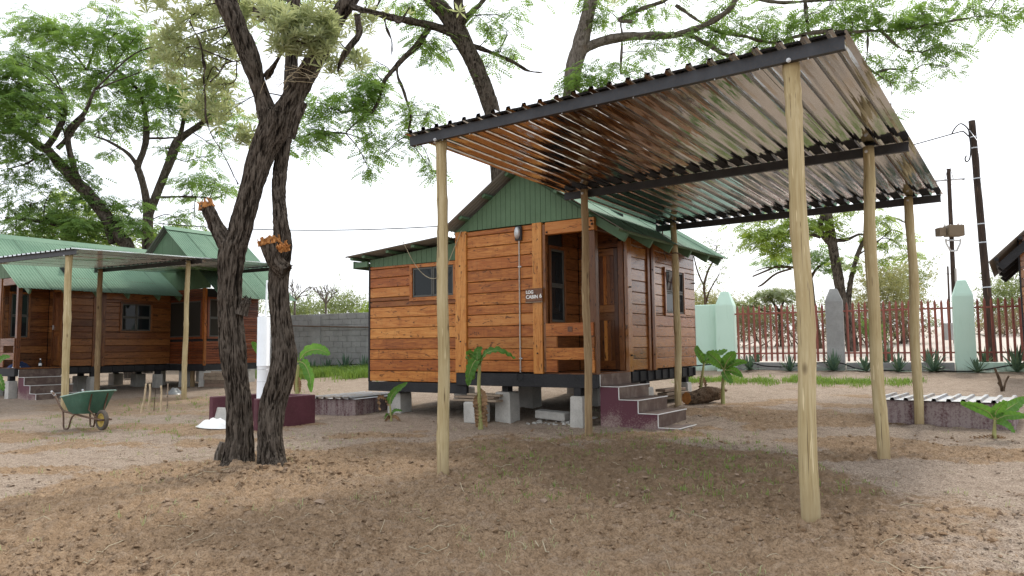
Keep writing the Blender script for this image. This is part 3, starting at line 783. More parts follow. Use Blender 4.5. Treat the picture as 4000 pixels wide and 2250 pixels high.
def cabin(root, main=True):
    RIDGE_U, RIDGE_Z, SLOPE = (-1.30, 4.19, .65) if main else (-1.90, 4.50, .64)
    roof_z = lambda u: RIDGE_Z - SLOPE * abs(u - RIDGE_U)
    run_r, run_l = (1.90, 1.42) if main else (2.50, .82)
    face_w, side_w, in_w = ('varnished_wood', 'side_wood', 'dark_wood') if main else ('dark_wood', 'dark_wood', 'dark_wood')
    zz = [.905, 1.09, 1.27, 1.456, 1.64, 1.829, 1.984, 2.183, 2.373, 2.562, 2.756, 2.947, 3.14, 3.225]
    # front wall between the two posts
    for a, b in zip(zz, zz[1:]): board(root, face_w, 'x', -2.37, -1.06, a, b, 0, .05)
    box('wall_panel', 'black_beam', root, (-2.58, .052, .9), (-.90, .066, 3.23), .002, 'x')
    box('wall_panel', 'black_beam', root, (-4.65, .102, .72), (-2.6, .111, 2.8), .002, 'x')
    box('wall_panel', 'black_beam', root, (-.066, 1.2, .9), (-.052, 4.13, 3.3), .002, 'y')
    box('wall_panel', 'black_beam', root, (-.945, .06, .9), (-.932, 1.2, 3.22), .002, 'y')
    box('wall_panel', 'black_beam', root, (-.93, 1.192, .9), (-.07, 1.205, 3.6), .002, 'x')
    box('wall_panel', in_w, root, (-.05, 1.14, 3.063), (-.02, 4.16, 3.3), .003, 'y')
    # posts of the front wall
    for u0, u1 in ((-2.6, -2.372), (-1.062, -.89)): box('post', face_w, root, (u0, -.035, .885), (u1, .06, 3.235), .006, 'z')
    box('post', 'dark_wood', root, (-.885, -.01, .905), (-.835, .05, 3.2), .004, 'z')
    # wing on the left
    wz = [.71, .90, 1.10, 1.28, 1.47, 1.66, 1.85, 2.04, 2.22, 2.40, 2.58, 2.74, 2.80]
    wu0, wu1, wz0, wz1 = -3.67, -2.62, 2.12, 2.77
    for a, b in zip(wz, wz[1:]):
        if b <= wz0 + .001 or a >= wz1 - .001: board(root, face_w, 'x', -4.66, -2.605, a, b, .05, .10)
        else:
            if a < wz0: board(root, face_w, 'x', -4.66, -2.605, a, wz0 + .03, .05, .10)
            board(root, face_w, 'x', -4.66, wu0 + .03, max(a, wz0 + .03) if a < wz0 else a, b, .05, .10)
    box('corner_trim', 'black_beam', root, (-4.70, .045, .70), (-4.662, .11, 2.80), .003, 'z')
    window(root, 'x', wu0, wu1, wz0, wz1, .05, -1, face_w, 2, 1)
    # side of the wing and back of the cabin, seen from a step aside
    box('wall_panel', 'dark_wood', root, (-4.69, .112, .71), (-4.66, 2.6, 2.78), .004, 'y')
    box('wall_panel', 'dark_wood', root, (-4.66, 2.6, .71), (0, 2.64, 2.8), .004, 'x') if False else None
    box('wall_panel', 'dark_wood', root, (-2.6, 4.14, .905), (0, 4.18, 3.2), .004, 'x')
    box('wall_panel', 'dark_wood', root, (-4.66, 2.58, .71), (-2.6, 2.62, 2.8), .004, 'x')
    box('wall_panel', 'dark_wood', root, (-2.6, 2.62, .905), (-2.56, 4.14, 3.2), .004, 'y')
    # side wall
    sz = zz[:-2] + [3.06]
    v_end = 4.18
    win = (2.64, 3.59, 1.83, 2.70)
    for a, b in zip(sz, sz[1:]):
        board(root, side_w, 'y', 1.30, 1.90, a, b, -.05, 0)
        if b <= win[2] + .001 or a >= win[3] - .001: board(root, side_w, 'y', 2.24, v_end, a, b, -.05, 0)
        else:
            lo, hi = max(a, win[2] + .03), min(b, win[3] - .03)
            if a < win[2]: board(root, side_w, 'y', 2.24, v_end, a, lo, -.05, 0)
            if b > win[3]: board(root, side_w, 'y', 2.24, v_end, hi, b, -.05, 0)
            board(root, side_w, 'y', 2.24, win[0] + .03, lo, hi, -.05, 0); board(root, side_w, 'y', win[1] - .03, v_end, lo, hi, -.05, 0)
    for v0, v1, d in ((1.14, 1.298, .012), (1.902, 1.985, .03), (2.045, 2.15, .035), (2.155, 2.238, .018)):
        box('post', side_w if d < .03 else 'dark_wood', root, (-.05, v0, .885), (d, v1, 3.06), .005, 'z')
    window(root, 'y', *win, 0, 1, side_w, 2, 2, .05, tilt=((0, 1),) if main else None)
    # porch: floor, inner walls, ceiling, door
    box('deck', 'dark_wood', root, (-.95, .02, .86), (.0, 1.16, .90), .004, 'x')
    for a, b in zip(zz, zz[1:]):
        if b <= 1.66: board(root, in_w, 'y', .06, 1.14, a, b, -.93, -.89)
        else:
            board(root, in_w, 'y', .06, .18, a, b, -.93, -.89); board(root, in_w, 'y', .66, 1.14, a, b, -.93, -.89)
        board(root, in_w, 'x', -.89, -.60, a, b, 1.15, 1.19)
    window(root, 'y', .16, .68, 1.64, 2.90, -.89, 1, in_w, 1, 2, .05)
    box('ceiling_board', 'dark_wood', root, (-.93, .05, 3.2), (0, 1.2, 3.225), .003)
    door = box('door', in_w, root, (-.575, 1.155, .92), (-.155, 1.185, 2.90), .004, 'z')
    dl = door.location
    def dpart(nm, mat, lo, hi, ax):
        o = box(nm, mat, root, lo, hi, .004, ax); o.parent = None
        o.parent = door; e = door.rotation_euler.to_matrix().inverted()
        o.location = e @ (Vector(o.location) - Vector(dl)); o.rotation_euler = (e @ Euler(o.rotation_euler).to_matrix()).to_euler()
        return o
    for lo, hi in ((.93, 1.06), (1.72, 1.84), (1.85, 1.97), (2.78, 2.895)): dpart('rail', in_w, (-.57, 1.135, lo), (-.16, 1.157, hi), 'x')
    for u0, u1 in ((-.573, -.50), (-.23, -.157)): dpart('stile', in_w, (u0, 1.132, .93), (u1, 1.154, 2.895), 'z')
    for i in range(4):
        for lo, hi in ((1.065, 1.715), (1.975, 2.775)): dpart('slat', face_w if i == 1 else in_w, (-.495 + i * .066, 1.140, lo), (-.433 + i * .066, 1.158, hi), 'z')
    dpart('handle', 'galv_bracket', (-.545, 1.10, 1.9), (-.525, 1.133, 2.02), 'z')
    for u0, u1 in ((-.62, -.58), (-.15, -.06)): box('door_jamb', in_w, root, (u0, 1.12, .905), (u1, 1.19, 3.0), .004, 'z')
    box('door_header', in_w, root, (-.62, 1.12, 2.93), (-.06, 1.185, 3.0), .004, 'x') if False else box('lintel', in_w, root, (-.578, 1.125, 2.91), (-.152, 1.185, 2.99), .004, 'x')
    box('wall_panel', in_w, root, (-.578, 1.15, 2.993), (-.152, 1.19, 3.2), .004, 'x')
    # corner post, header, balustrade
    box('post', in_w, root, (-.075, 0.0, .885), (.03, .10, 3.03), .006, 'z')
    hd = box('header', face_w, root, (-.83, -.02, 3.032), (.035, .08, 3.225), .006, 'x')
    box('header', in_w, root, (-.05, .085, 3.04), (.03, 1.14, 3.2), .006, 'y')
    for z0, z1 in ((1.46, 1.655), (1.10, 1.28)): box('balustrade_rail', face_w, root, (-.83, -.03, z0), (-.01, .012, z1), .005, 'x')
    for z0, z1 in ((1.285, 1.455), (.91, 1.095)):
        box('balustrade_block', face_w, root, (-.83, -.028, z0), (-.64, .012, z1), .005, 'x')
        box('balustrade_block', face_w, root, (-.06, -.03, z0), (.0, .012, z1), .005, 'x') if z0 < 5 else None
    # skirt beams, joists, piers
    box('skirt_beam', 'black_beam', root, (-2.60, -.02, .68), (.03, .06, .882), .006, 'x')
    box('skirt_beam', 'black_beam', root, (-4.68, .03, .535), (-2.42, .10, .70), .006, 'x')
    box('skirt_beam', 'black_beam', root, (-.06, .1, .72), (-.02, 4.18, .88), .006, 'y')
    box('skirt_beam', 'black_beam', root, (-2.58, 4.08, .7), (-.06, 4.16, .88), .006, 'x')
    for k in range(10): box('joist', 'black_beam', root, (-.02, 1.25 + k * .31, .725), (.012, 1.275 + k * .31, .885), .002, 'z')
    for k in range(5): box('joist', 'black_beam', root, (-2.55 + k * .6, .1, .69), (-2.5 + k * .6, 4.08, .86), .003, 'y')
    box('floor_slab', 'black_beam', root, (-2.55, .1, .862), (-.07, 4.1, .88), .002, 'x')
    box('floor_slab', 'black_beam', root, (-4.6, .12, .66), (-2.62, 2.58, .69), .002, 'x')
    for (u, v, wd, top) in ((-.31, .06, .20, .56), (-.12, 2.0, .22, .6), (-.15, 3.9, .2, .6), (-1.75, .25, .28, .58), (-2.25, 1.7, .3, .6), (-1.2, 2.2, .3, .6), (-1.2, 3.9, .3, .6), (-4.2, .35, .3, .5), (-4.3, 2.4, .3, .5), (-2.7, 2.4, .3, .5), (-2.5, 3.9, .3, .6)):
        p = (M0 if main else A0) + u * FX + v * FY
        b = float(tz(p[0], p[1])) - .1
        me = prism_mesh([(-wd / 2 - .012, b), (wd / 2 + .012, b), (wd / 2, top - .02), (wd / 2 - .02, top), (-wd / 2 + .02, top), (-wd / 2, top - .02)], -wd / 2, wd / 2)
        add('pier', me, 'concrete', root, (u, v, 0))
        box('pier_block', 'black_beam', root, (u - .06, v - .07, top + .002), (u + .06, v + .07, .72 if u > -2.6 else .535), .004, 'x')
    # gable: upright green boards, tops cut to the roof
    n = 28; u0, u1 = -2.62, .03; wd = (u1 - u0) / n
    for k in range(n):
        a, b = u0 + k * wd + .003, u0 + (k + 1) * wd - .003
        za, zb = roof_z(a) - .10, roof_z(b) - .10
        lo = 3.24 if a > -2.37 else 3.0
        if a < -2.37: za, zb = min(za, 3.1), min(zb, 3.1)
        poly = [(a, lo), (b, lo)] + ([(b, zb), (RIDGE_U, RIDGE_Z - .1), (a, za)] if a < RIDGE_U < b else [(b, zb), (a, za)])
        if max(za, zb) > lo + .02: add('gable_board', prism_mesh(poly, .0 + R_.uniform(-.002, .002), .03), 'green_board', root)
    box('wall_panel', 'green_board', root, (-2.6, .04, 3.24), (.0, .06, 3.3), .002)
    n = 18; u0, u1 = -4.66, -2.605; wd = (u1 - u0) / n
    for k in range(n):
        a, b = u0 + k * wd + .003, u0 + (k + 1) * wd - .003
        f = lambda u: 3.14 - (-2.71 - u) * .0766 - .07
        add('gable_board', prism_mesh([(a, 2.785 if k else 2.81), (b, 2.785), (b, f(b)), (a, f(a))], .042 + R_.uniform(-.002, .002), .075), 'green_board', root)
    # roof: rafters, purlins, corrugated sheets
    s = math.hypot(1, SLOPE); du, dz = 1 / s, SLOPE / s
    v0, v1 = -.22, 4.44
    for sg in (1, -1):
        L = (run_r if sg > 0 else run_l) * s
        for vv in ((.062, .95, 1.75, 2.6, 3.5, 4.16) if sg > 0 else (.062, 2.0, 4.16)):
            me = cbox(L - (.05 if sg > 0 else .02), .05, .13, .004, 'raf%d%d' % (sg, main))
            cu, cz = RIDGE_U + sg * (L / 2 * du), RIDGE_Z - L / 2 * dz
            add('rafter', me, 'green_trim', root, (cu - sg * .115 * dz, vv, cz - .115 * du), (0, sg * math.atan(SLOPE), 0))
        for q in ((.12, .42, .72, .98) if sg > 0 else (.12, .45, .80)):
            d = q * L * .97
            me = cbox(v1 - v0 - .10, .07, .05, .004, 'purl')
            add('purlin', me, 'green_trim', root, (RIDGE_U + sg * d * du - sg * .034 * dz, (v0 + v1) / 2, RIDGE_Z - d * dz - .034 * du), (0, sg * math.atan(SLOPE), math.pi / 2) if False else (math.atan(SLOPE) * (-sg) * -1, 0, math.pi / 2))
        nsh = 6; wv = (v1 - v0) / nsh
        for k in range(nsh):
            roof_sheet('roof_sheet', 'green_sheet', root, (RIDGE_U, v0 + k * wv - .02, RIDGE_Z + .006 * (k % 2)), (0, 1, 0), (sg * du, 0, -dz), wv + .04, L, corr_prof)
    rc = prism_mesh([(-.16, -.125), (0, .02), (.16, -.125), (.16, -.118), (0, .028), (-.16, -.118)], v0 - .01, v1 + .01)
    add('ridge_cap', rc, 'green_sheet', root, (RIDGE_U, 0, RIDGE_Z + .02))
    L2 = 2.36; a2 = math.atan(.0766)
    for k in range(4):
        roof_sheet('roof_sheet', 'green_sheet', root, (-2.70, -.20 + k * .8 - .02, 3.165 + .004 * (k % 2)), (0, 1, 0), (-math.cos(a2), 0, -math.sin(a2)), .84, L2, corr_prof) if main or k < 9 else None
    for q in (.12, .75, 1.35, 1.95, 2.25):
        box('purlin', 'green_trim', root, (-2.70 - q - .035, -.15, 3.10 - q * .0766), (-2.70 - q + .035, 2.8, 3.15 - q * .0766), .004, 'y')
    box('rafter', 'green_trim', root, (-5.0, -.02, 2.80), (-4.67, .03, 2.90), .004, 'x')
    box('fascia', 'green_trim', root, (-5.03, -.03, 2.78), (-5.0, 2.7, 2.92), .004, 'y')

log_cabin = thing('log_cabin', 'varnished orange timber cabin with green gable, house number sign and corner porch', 'cabin', M0, YAW)
cabin(log_cabin, True)
# sign, lamp, conduit, loose cables of the near cabin
sgn = box('sign_board', 'dark_wood', log_cabin, (-1.175, -.062, 2.0), (-.868, -.040, 2.205), .003, 'x', label='small brown sign board lettered in white')
box('sign_edge', 'raw_timber', log_cabin, (-1.175, -.064, 1.985), (-.868, -.040, 1.998), .002, 'x')
def text(body, size, mat, parent, loc, rot, name='lettering', extr=.0015):
    cu = bpy.data.curves.new(name, 'FONT'); cu.body = body; cu.size = size; cu.extrude = extr; cu.offset = .0022 if size < .2 else 0
    o = bpy.data.objects.new(name, cu); COL.objects.link(o)
    dg = bpy.context.evaluated_depsgraph_get(); me = bpy.data.meshes.new_from_object(o.evaluated_get(dg))
    COL.objects.unlink(o); bpy.data.objects.remove(o)
    return add(name, me, mat, parent, loc, rot)
for body, x, z, s_ in (('LOG', -.142, .025, .068), ('CABIN', -.142, -.052, .075), ('6', .105, -.045, .085)):
    text(body, s_, 'sign_paint', sgn, (x, -.0135, z), (math.pi / 2, 0, 0))
lp = box('wall_lamp', 'lamp_dark', log_cabin, (-1.375, -.05, 2.985), (-1.255, .0, 3.215), .02, 'z')
so_ = Soup(); th = np.linspace(0, 2 * np.pi, 20, endpoint=False)
for rr_, yy in ((1.0, 0), (.92, -.03), (.6, -.05), (0.02, -.055)):
    pass
rings = np.array([[( .047 * r * math.cos(a), y, .098 * r * math.sin(a)) for a in th] for r, y in ((1, 0), (.95, -.03), (.65, -.048), (.05, -.055))]).reshape(-1, 3)
fi = np.array([[i * 20 + j, i * 20 + (j + 1) % 20, (i + 1) * 20 + (j + 1) % 20, (i + 1) * 20 + j] for i in range(3) for j in range(20)])
so_.put(rings, fi)
glassm = so_.mesh('lamp_glass', True)
add('lamp_glass', glassm, 'galv_bracket', log_cabin, (-1.318, -.052, 3.105))
rod('conduit', 'white_trim', log_cabin, [(-1.315, -.014, 2.985), (-1.315, -.014, .90)], .012, 8)
for z in (2.56, 1.11): box('clip', 'galv_bracket', log_cabin, (-1.34, -.02, z), (-1.28, -.001, z + .02), .002)
rod('cable', 'straw', log_cabin, [(-3.45, -.40, 3.13), (-3.42, -.12, 2.75), (-3.2, -.05, 2.52), (-2.95, -.05, 2.50), (-2.75, -.06, 2.7), (-2.55, -.06, 3.05), (-2.45, -.05, 3.25)], .006, 6, 40)
rod('cable', 'black_rubber', log_cabin, [(-1.36, -.03, .9), (-1.36, -.05, .80), (-1.30, -.06, .77), (-1.25, -.05, .82), (-1.27, -.03, .9)], .006, 6, 20)
bolt = None
for u, z in ((-2.5, 2.66), (-2.49, 1.40), (-2.5, 1.0), (-.98, 1.2), (-.79, 3.07), (-.05, 3.08), (-.01, 3.17), (.0, 3.12)):
    box('bolt', 'black_beam', log_cabin, (u - .012, -.045, z - .012), (u + .012, -.019, z + .012), .005)
for v, z in ((1.20, 2.25), (1.20, 1.15), (2.09, 2.6), (2.09, 1.15), (4.1, 2.5)):
    box('bolt', 'black_beam', log_cabin, (-.01, v - .012, z - .012), (.045, v + .012, z + .012), .005)
# old nail holes and a knot plate on the rail
box('rail_plate', 'dark_wood', log_cabin, (-.44, -.036, 1.52), (-.36, -.028, 1.6), .01)

far_cabin = thing('log_cabin', 'dark brown timber cabin with long green roof behind the far carport', 'cabin', A0, YAW)
cabin(far_cabin, False)

# second, taller cabin joined behind the far one
tall = thing('timber_cabin', 'tall red timber cabin with steep green gable and screened windows beyond the far cabin', 'cabin', A0 + 4.2 * FY, YAW)
bz0 = .90
nb = 30; zb_ = np.linspace(bz0, 3.10, nb + 1)
for a, b in zip(zb_, zb_[1:]):
    if b < 1.63 or a > 2.80: board(tall, 'red_wood', 'x', -.14, 1.70, a, b, 0, .04)
    if b < 1.62: board(tall, 'red_wood', 'y', .05, 1.84, a, b, 1.67, 1.71)
    else: board(tall, 'red_wood', 'y', .85, 1.84, a, b, 1.67, 1.71)
box('post', 'varnished_wood', tall, (1.60, -.02, 1.62), (1.72, .06, 3.1), .006, 'z')
box('corner_trim', 'varnished_wood', tall, (1.68, -.03, .86), (1.74, .045, 1.62), .006, 'z')
window(tall, 'x', -.12, 1.60, 1.63, 2.80, 0, -1, 'red_wood', 2, 1, .06, 'mesh_screen')
window(tall, 'y', .07, .84, 1.63, 2.85, 1.71, 1, 'red_wood', 1, 2, .06, 'mesh_screen')
box('wall_panel', 'black_beam', tall, (-.14, .042, .9), (1.65, .05, 3.1), .002)
box('wall_panel', 'black_beam', tall, (1.655, .06, .9), (1.668, 1.84, 3.1), .002, 'y')
box('wall_panel', 'dark_wood', tall, (-2.2, .05, .9), (-.15, .09, 3.3), .004)
box('wall_panel', 'dark_wood', tall, (-2.2, 1.80, .9), (1.66, 1.84, 3.3), .004)
box('skirt_beam', 'black_beam', tall, (-.14, -.01, .70), (1.72, .06, .895), .006, 'x')
box('skirt_beam', 'black_beam', tall, (1.64, .065, .72), (1.70, 1.9, .895), .006, 'y')
box('floor_slab', 'black_beam', tall, (-2.2, .1, .87), (1.63, 1.84, .895), .003, 'x')
for u, v in ((1.58, .12), (.3, .3), (1.5, 1.7), (-1, 1.7), (-1.2, .4)):
    p = A0 + u * FX + (4.2 + v) * FY; b = float(tz(p[0], p[1])) - .1
    add('pier', prism_mesh([(-.13, b), (.13, b), (.115, .66), (.1, .69), (-.1, .69), (-.115, .66)], -.12, .12), 'concrete', tall, (u, v, 0))
TB_U, TB_Z, TB_S = -.27, 5.07, .77
nbd = 34; u0, u1 = -2.5, 1.95; wd = (u1 - u0) / nbd
for k in range(nbd):
    a, b = u0 + k * wd + .003, u0 + (k + 1) * wd - .003
    f = lambda u: TB_Z - TB_S * abs(u - TB_U) - .10
    poly = [(a, 3.1), (b, 3.1), (b, f(b))] + ([(TB_U, TB_Z - .1)] if a < TB_U < b else []) + [(a, f(a))]
    if min(f(a), f(b)) > 3.12: add('gable_board', prism_mesh(poly, -.02 + R_.uniform(-.002, .002), .01), 'green_board', tall)
s = math.hypot(1, TB_S); du, dz = 1 / s, TB_S / s
for sg, run in ((1, 2.97), (-1, 2.4)):
    L = run * s
    for k in range(4):
        roof_sheet('roof_sheet', 'green_sheet', tall, (TB_U, -.16 + k * .65 - .02, TB_Z + .006 * (k % 2)), (0, 1, 0), (sg * du, 0, -dz), .69, L, corr_prof)
    add('rafter', cbox(L - .05, .05, .12, .004, 'tr'), 'green_trim', tall, (TB_U + sg * (L / 2 * du - .1 * dz), .06, TB_Z - L / 2 * dz - .1 * du), (0, sg * math.atan(TB_S), 0))
    add('rafter', cbox(L - .05, .05, .12, .004, 'tr'), 'green_trim', tall, (TB_U + sg * (L / 2 * du - .1 * dz), 1.9, TB_Z - L / 2 * dz - .1 * du), (0, sg * math.atan(TB_S), 0))
add('ridge_cap', prism_mesh([(-.17, -.115), (0, .015), (.17, -.115), (.17, -.108), (0, .023), (-.17, -.108)], -.17, 2.47), 'green_sheet', tall, (TB_U, 0, TB_Z + .02))

# cabin at the right edge of the picture: only its eave shows
C0 = at(3985, 1030, 14.4); C0[2] = 0
edge = thing('edge_cabin', 'dark timber cabin with overhanging eave at the right edge of the yard', 'cabin', C0, YAW)
for k in range(14): board(edge, 'side_wood', 'x', 0, 2.4, 1.0 + k * .17, 1.17 + k * .17, 0, .04)
box('corner_trim', 'black_beam', edge, (-.03, -.01, .9), (-.002, .06, 3.35), .003, 'z')
box('wall_panel', 'dark_wood', edge, (0, .05, .95), (.04, 3.2, 3.3), .004, 'y')
box('skirt_beam', 'black_beam', edge, (0, 0, .75), (2.4, .08, .99), .005)
for u in (.3, 2.1): box('pier', 'concrete', edge, (u - .12, .02, .1), (u + .12, .28, .745), .01)
es = math.hypot(1, .95); edu, edz = 1 / es, .95 / es
eu, ez = -.50, 2.84
for k in range(5):
    roof_sheet('roof_sheet', 'green_sheet', edge, (eu + 2.2, -.5 + k * .8 - .02, ez + 2.2 * .95), (0, 1, 0), (-edu, 0, -edz), .84, 2.2 * es, corr_prof)
    roof_sheet('roof_sheet', 'green_sheet', edge, (eu + 2.2, -.5 + k * .8 - .02, ez + 2.2 * .95), (0, 1, 0), (edu, 0, -edz), .84, 1.6 * es, corr_prof)
for q in (.1, .5, .9, 1.3, 1.7, 2.1):
    add('purlin', cbox(4.0, .06, .06, .004, 'ep'), 'black_beam', edge, (eu + q + .03, 1.5, ez + q * .95 - .05), (0, 0, math.pi / 2))
for vv in (-.35, .5, 2.0, 3.3):
    add('rafter', cbox(2.2 * es - .2, .05, .15, .004, 'er'), 'black_beam', edge, (eu + 1.1 + .1, vv, ez + 1.1 * .95 - .17), (0, -math.atan(.95), 0))

# ---------------------------------------------------------------- tiled steps
def steps(origin, n, u0, tread, z_top, riser, v0, v1, label):
    root = thing('tiled_steps', label, 'steps', (origin[0], origin[1], 0), YAW)
    poly = [(u0, -.15), (u0, z_top - .012)]
    for i in range(n):
        pass
    # side profile of the plastered body
    poly = [(u0, -.15)]; prof = []
    for i in range(n):
        za = z_top - (i + 1) * riser - .012
        poly_i = (u0 + i * tread, u0 + (i + 1) * tread, za)
        prof.append(poly_i)
    pts = [(u0, -.15), (u0 + n * tread - .008, -.15)]
    for (a, b, z) in reversed(prof): pts += [(b - .008, z), (a - .008 if a > u0 else a, z)]
    me = prism_mesh(pts, v0, v1)
    add('body', me, 'step_plaster', root)
    for i, (a, b, z) in enumerate(prof):
        zt = z + .012
        box('tread_tile', 'tile_brown', root, (a - .006, v0 + .004, z + .001), (b + .004, (v0 + v1) / 2 - .001, zt), .002, 'y')
        box('tread_tile', 'tile_brown', root, (a - .006, (v0 + v1) / 2 + .001, z + .001), (b + .004, v1 - .004, zt), .002, 'y')
        box('nosing', 'white_trim', root, (b + .005, v0 - .003, zt - .010), (b + .016, v1 + .003, zt + .003), .002, 'y')
        box('edge_trim', 'white_trim', root, (a, v0 - .008, zt - .008), (b + .004, v0 + .003, zt + .002), .002, 'x')
        zr = z_top - i * riser
        box('riser_tile', 'tile_brown', root, (a - .007, v0 + .004, zt + .001), (a + .004, (v0 + v1) / 2 - .001, zr - .012), .002, 'y')
        box('riser_tile', 'tile_brown', root, (a - .007, (v0 + v1) / 2 + .001, zt + .001), (a + .004, v1 - .004, zr - .012), .002, 'y')
        box('edge_trim', 'white_trim', root, (a - .004, v0 - .007, zt + .003), (a + .007, v0 + .004, zr - .012), .002, 'z')
    a = u0 + n * tread
    return root
steps(M0, 4, .035, .30, .895, .185, .07, 1.13, 'burgundy steps with brown tiles and white edging at the near cabin porch')
steps(A0, 4, .03, .33, .86, .20, .08, 1.10, 'burgundy tiled steps half buried at the far cabin porch')
# ---------------------------------------------------------------- carports
def c_channel(length, h=.10, w=.05, t=.004, lip=.015):
    """lipped channel: local x = length, web at y=0, open towards +y"""
    o = [(0, -h / 2), (w, -h / 2), (w, -h / 2 + lip), (w - t, -h / 2 + lip), (w - t, -h / 2 + t), (t, -h / 2 + t), (t, h / 2 - t), (w - t, h / 2 - t), (w - t, h / 2 - lip), (w, h / 2 - lip), (w, h / 2), (0, h / 2)]
    k = len(o); vs_ = [(x, a, b) for x in (-length / 2, length / 2) for a, b in o]
    fs = [[i, (i + 1) % k, k + (i + 1) % k, k + i][::-1] for i in range(k)]
    caps = [(0, 1, 4, 5), (1, 2, 3, 4), (0, 5, 6, 11), (6, 7, 10, 11), (7, 8, 9, 10)]
    fs += [list(c) for c in caps] + [[k + i for i in c][::-1] for c in caps]
    return mesh('channel', vs_, fs)

def pole_mesh(h, r0, r1, seed, lean=(0, 0), sink=.3, wob=.012):
    n = 46; z = np.linspace(-sink, h, n); rng = np.random.default_rng(seed)
    px = wob * np.sin(z * 1.7 + rng.uniform(0, 6)) + wob * .6 * np.sin(z * 4.1 + rng.uniform(0, 6)) + lean[0] * z
    py = wob * np.sin(z * 1.4 + rng.uniform(0, 6)) + lean[1] * z
    r = np.linspace(r0, r1, n)
    for _ in range(6): r = r + .006 * np.exp(-((z - rng.uniform(.2, h)) / .05) ** 2)
    v, f, rg_ = tube(np.stack([px, py, z], 1), r, 28, (.0045, .05, .35), True, seed)
    s = Soup(); s.put(v, f); return s.mesh('pole', True)

def carport(label, group, org, yaw, W, D, tops, ztops, a_rng, b_rng, lay, mats, leans, radii, only=None):
    root = thing('carport', label, 'carport', (org[0], org[1], 0), yaw, group)
    rm = rotz(yaw)
    k = 0
    for i, d in enumerate(D):
        for j, a in enumerate((0, W)):
            if lay == 'left': a = -a
            p = np.array([org[0], org[1], 0]) + rm @ V(a, d, 0); zb = gz(p[0], p[1])
            h = tops[i] - zb
            la, lb = leans.get((i, j), (0, 0))
            me = pole_mesh(h, radii[i][j], radii[i][j] * .88, 100 + k + (20 if lay == 'left' else 0), (la, lb)); k += 1
            o = add('post', me, mats[i][j], root, (a - la * h, d - lb * h, zb))
            if i > 0 or True:
                bb = d + (-.115 if i == 0 else -.062)
                add('bolt', bolt_mesh, 'galv_bracket', root, (a, bb, tops[i] - (.045 if i == 0 else .06)), (math.pi / 2, 0, 0))
        z = ztops[i]
        L = a_rng[1] - a_rng[0]
        yb = d - .105 if i == 0 else d + .068
        add('beam', c_channel(L - .02), 'steel_primer', root, ((a_rng[0] + a_rng[1]) / 2, yb, z - .052))
    # ribbed sheets
    z0, z1 = ztops[0] + .003, ztops[-1] + .003
    slope = (z1 - z0) / (D[-1] - D[0]); zf = z0 + slope * (b_rng[0] - D[0])
    dn = V(0, 1, slope); dn /= np.linalg.norm(dn); Ls = (b_rng[1] - b_rng[0]) * math.hypot(1, slope)
    ns = 6; wd = (a_rng[1] - a_rng[0]) / ns
    for q in range(ns):
        o = roof_sheet('roof_sheet', 'galvanised', root, (a_rng[0] + q * wd, b_rng[0] + R_.uniform(-.006, .006), zf + .0015 * (q % 2)), (1, 0, 0), dn, wd + .02, Ls, lambda w_: ibr_prof(w_, wd / 4), 8)
    for i, d in enumerate(D):
        for q in range(12):
            a = a_rng[0] + (q + .25) * (a_rng[1] - a_rng[0]) / 12
            box('screw', 'galv_bracket', root, (a - .004, d + (-.09 if i == 0 else .085), ztops[i] - .16 + .045), (a + .004, d + (-.082 if i == 0 else .093), ztops[i] - .062 + .045), .001)
    return root

bs = Soup()
th = np.linspace(0, 2 * np.pi, 12, endpoint=False)
rg_ = np.array([[(r * math.cos(a), r * math.sin(a), z) for a in th] for r, z in ((.017, -.01), (.017, .004), (.010, .005), (.010, .016), (.001, .017))]).reshape(-1, 3)
bs.put(rg_, np.array([[i * 12 + j, i * 12 + (j + 1) % 12, (i + 1) * 12 + (j + 1) % 12, (i + 1) * 12 + j] for i in range(4) for j in range(12)]))
bolt_mesh = bs.mesh('bolt')

carport('open carport of pale gum poles with ribbed steel roof in front of the near cabin', 'carports', (-.7024, 7.5234), -.6187, 3.5, (0, 2.92, 5.91),
        (3.46, 3.41, 3.345), (3.513, 3.425, 3.345), (-.37, 3.90), (-.17, 6.02), 'right',
        (('gum_pole', 'gum_pole'), ('brown_pole', 'gum_pole'), ('gum_pole', 'gum_pole')), {}, ((.060, .066), (.052, .064), (.058, .063)))
_c1 = [o for o in COL.objects if o.name.startswith('carport')][0]
rod('tie_rope', 'rust_steel', _c1, [(-.16, 5.80, 3.22), (-.16, 5.80, 3.0), (-.13, 5.80, 2.86), (-.06, 5.80, 2.82), (.06, 5.82, 2.83), (.11, 5.9, 2.80)], .010, 6, 24)
rod('tie_rope', 'rust_steel', _c1, [(-.15, 5.80, 2.9), (-.13, 5.79, 2.8), (-.11, 5.80, 2.74)], .008, 6, 10)
C2 = (-9.355, 15.614)
carport('low galvanised carport on rough poles in front of the far brown cabin', 'carports', C2, -.496, 3.5, (0, 2.92, 5.9),
        (3.36, 3.50, 3.60), (3.42, 3.53, 3.64), (-3.9, .42), (-.17, 6.05), 'left',
        (('gum_pole', 'gum_pole'), ('gum_pole', 'brown_pole'), ('gum_pole', 'brown_pole')), {(1, 0): (.012, 0)}, ((.075, .075), (.062, .07), (.07, .07)))

# ---------------------------------------------------------------- boundary wall, pillars, fence
BP, BYAW = V(6.0, 20.1, 0), -math.radians(27.2)
BD, BN = V(math.cos(BYAW), math.sin(BYAW), 0), V(-math.sin(BYAW), math.cos(BYAW), 0)
def bpt(s): return BP + s * BD
def s_of_x(x): return (x - BP[0]) / BD[0]

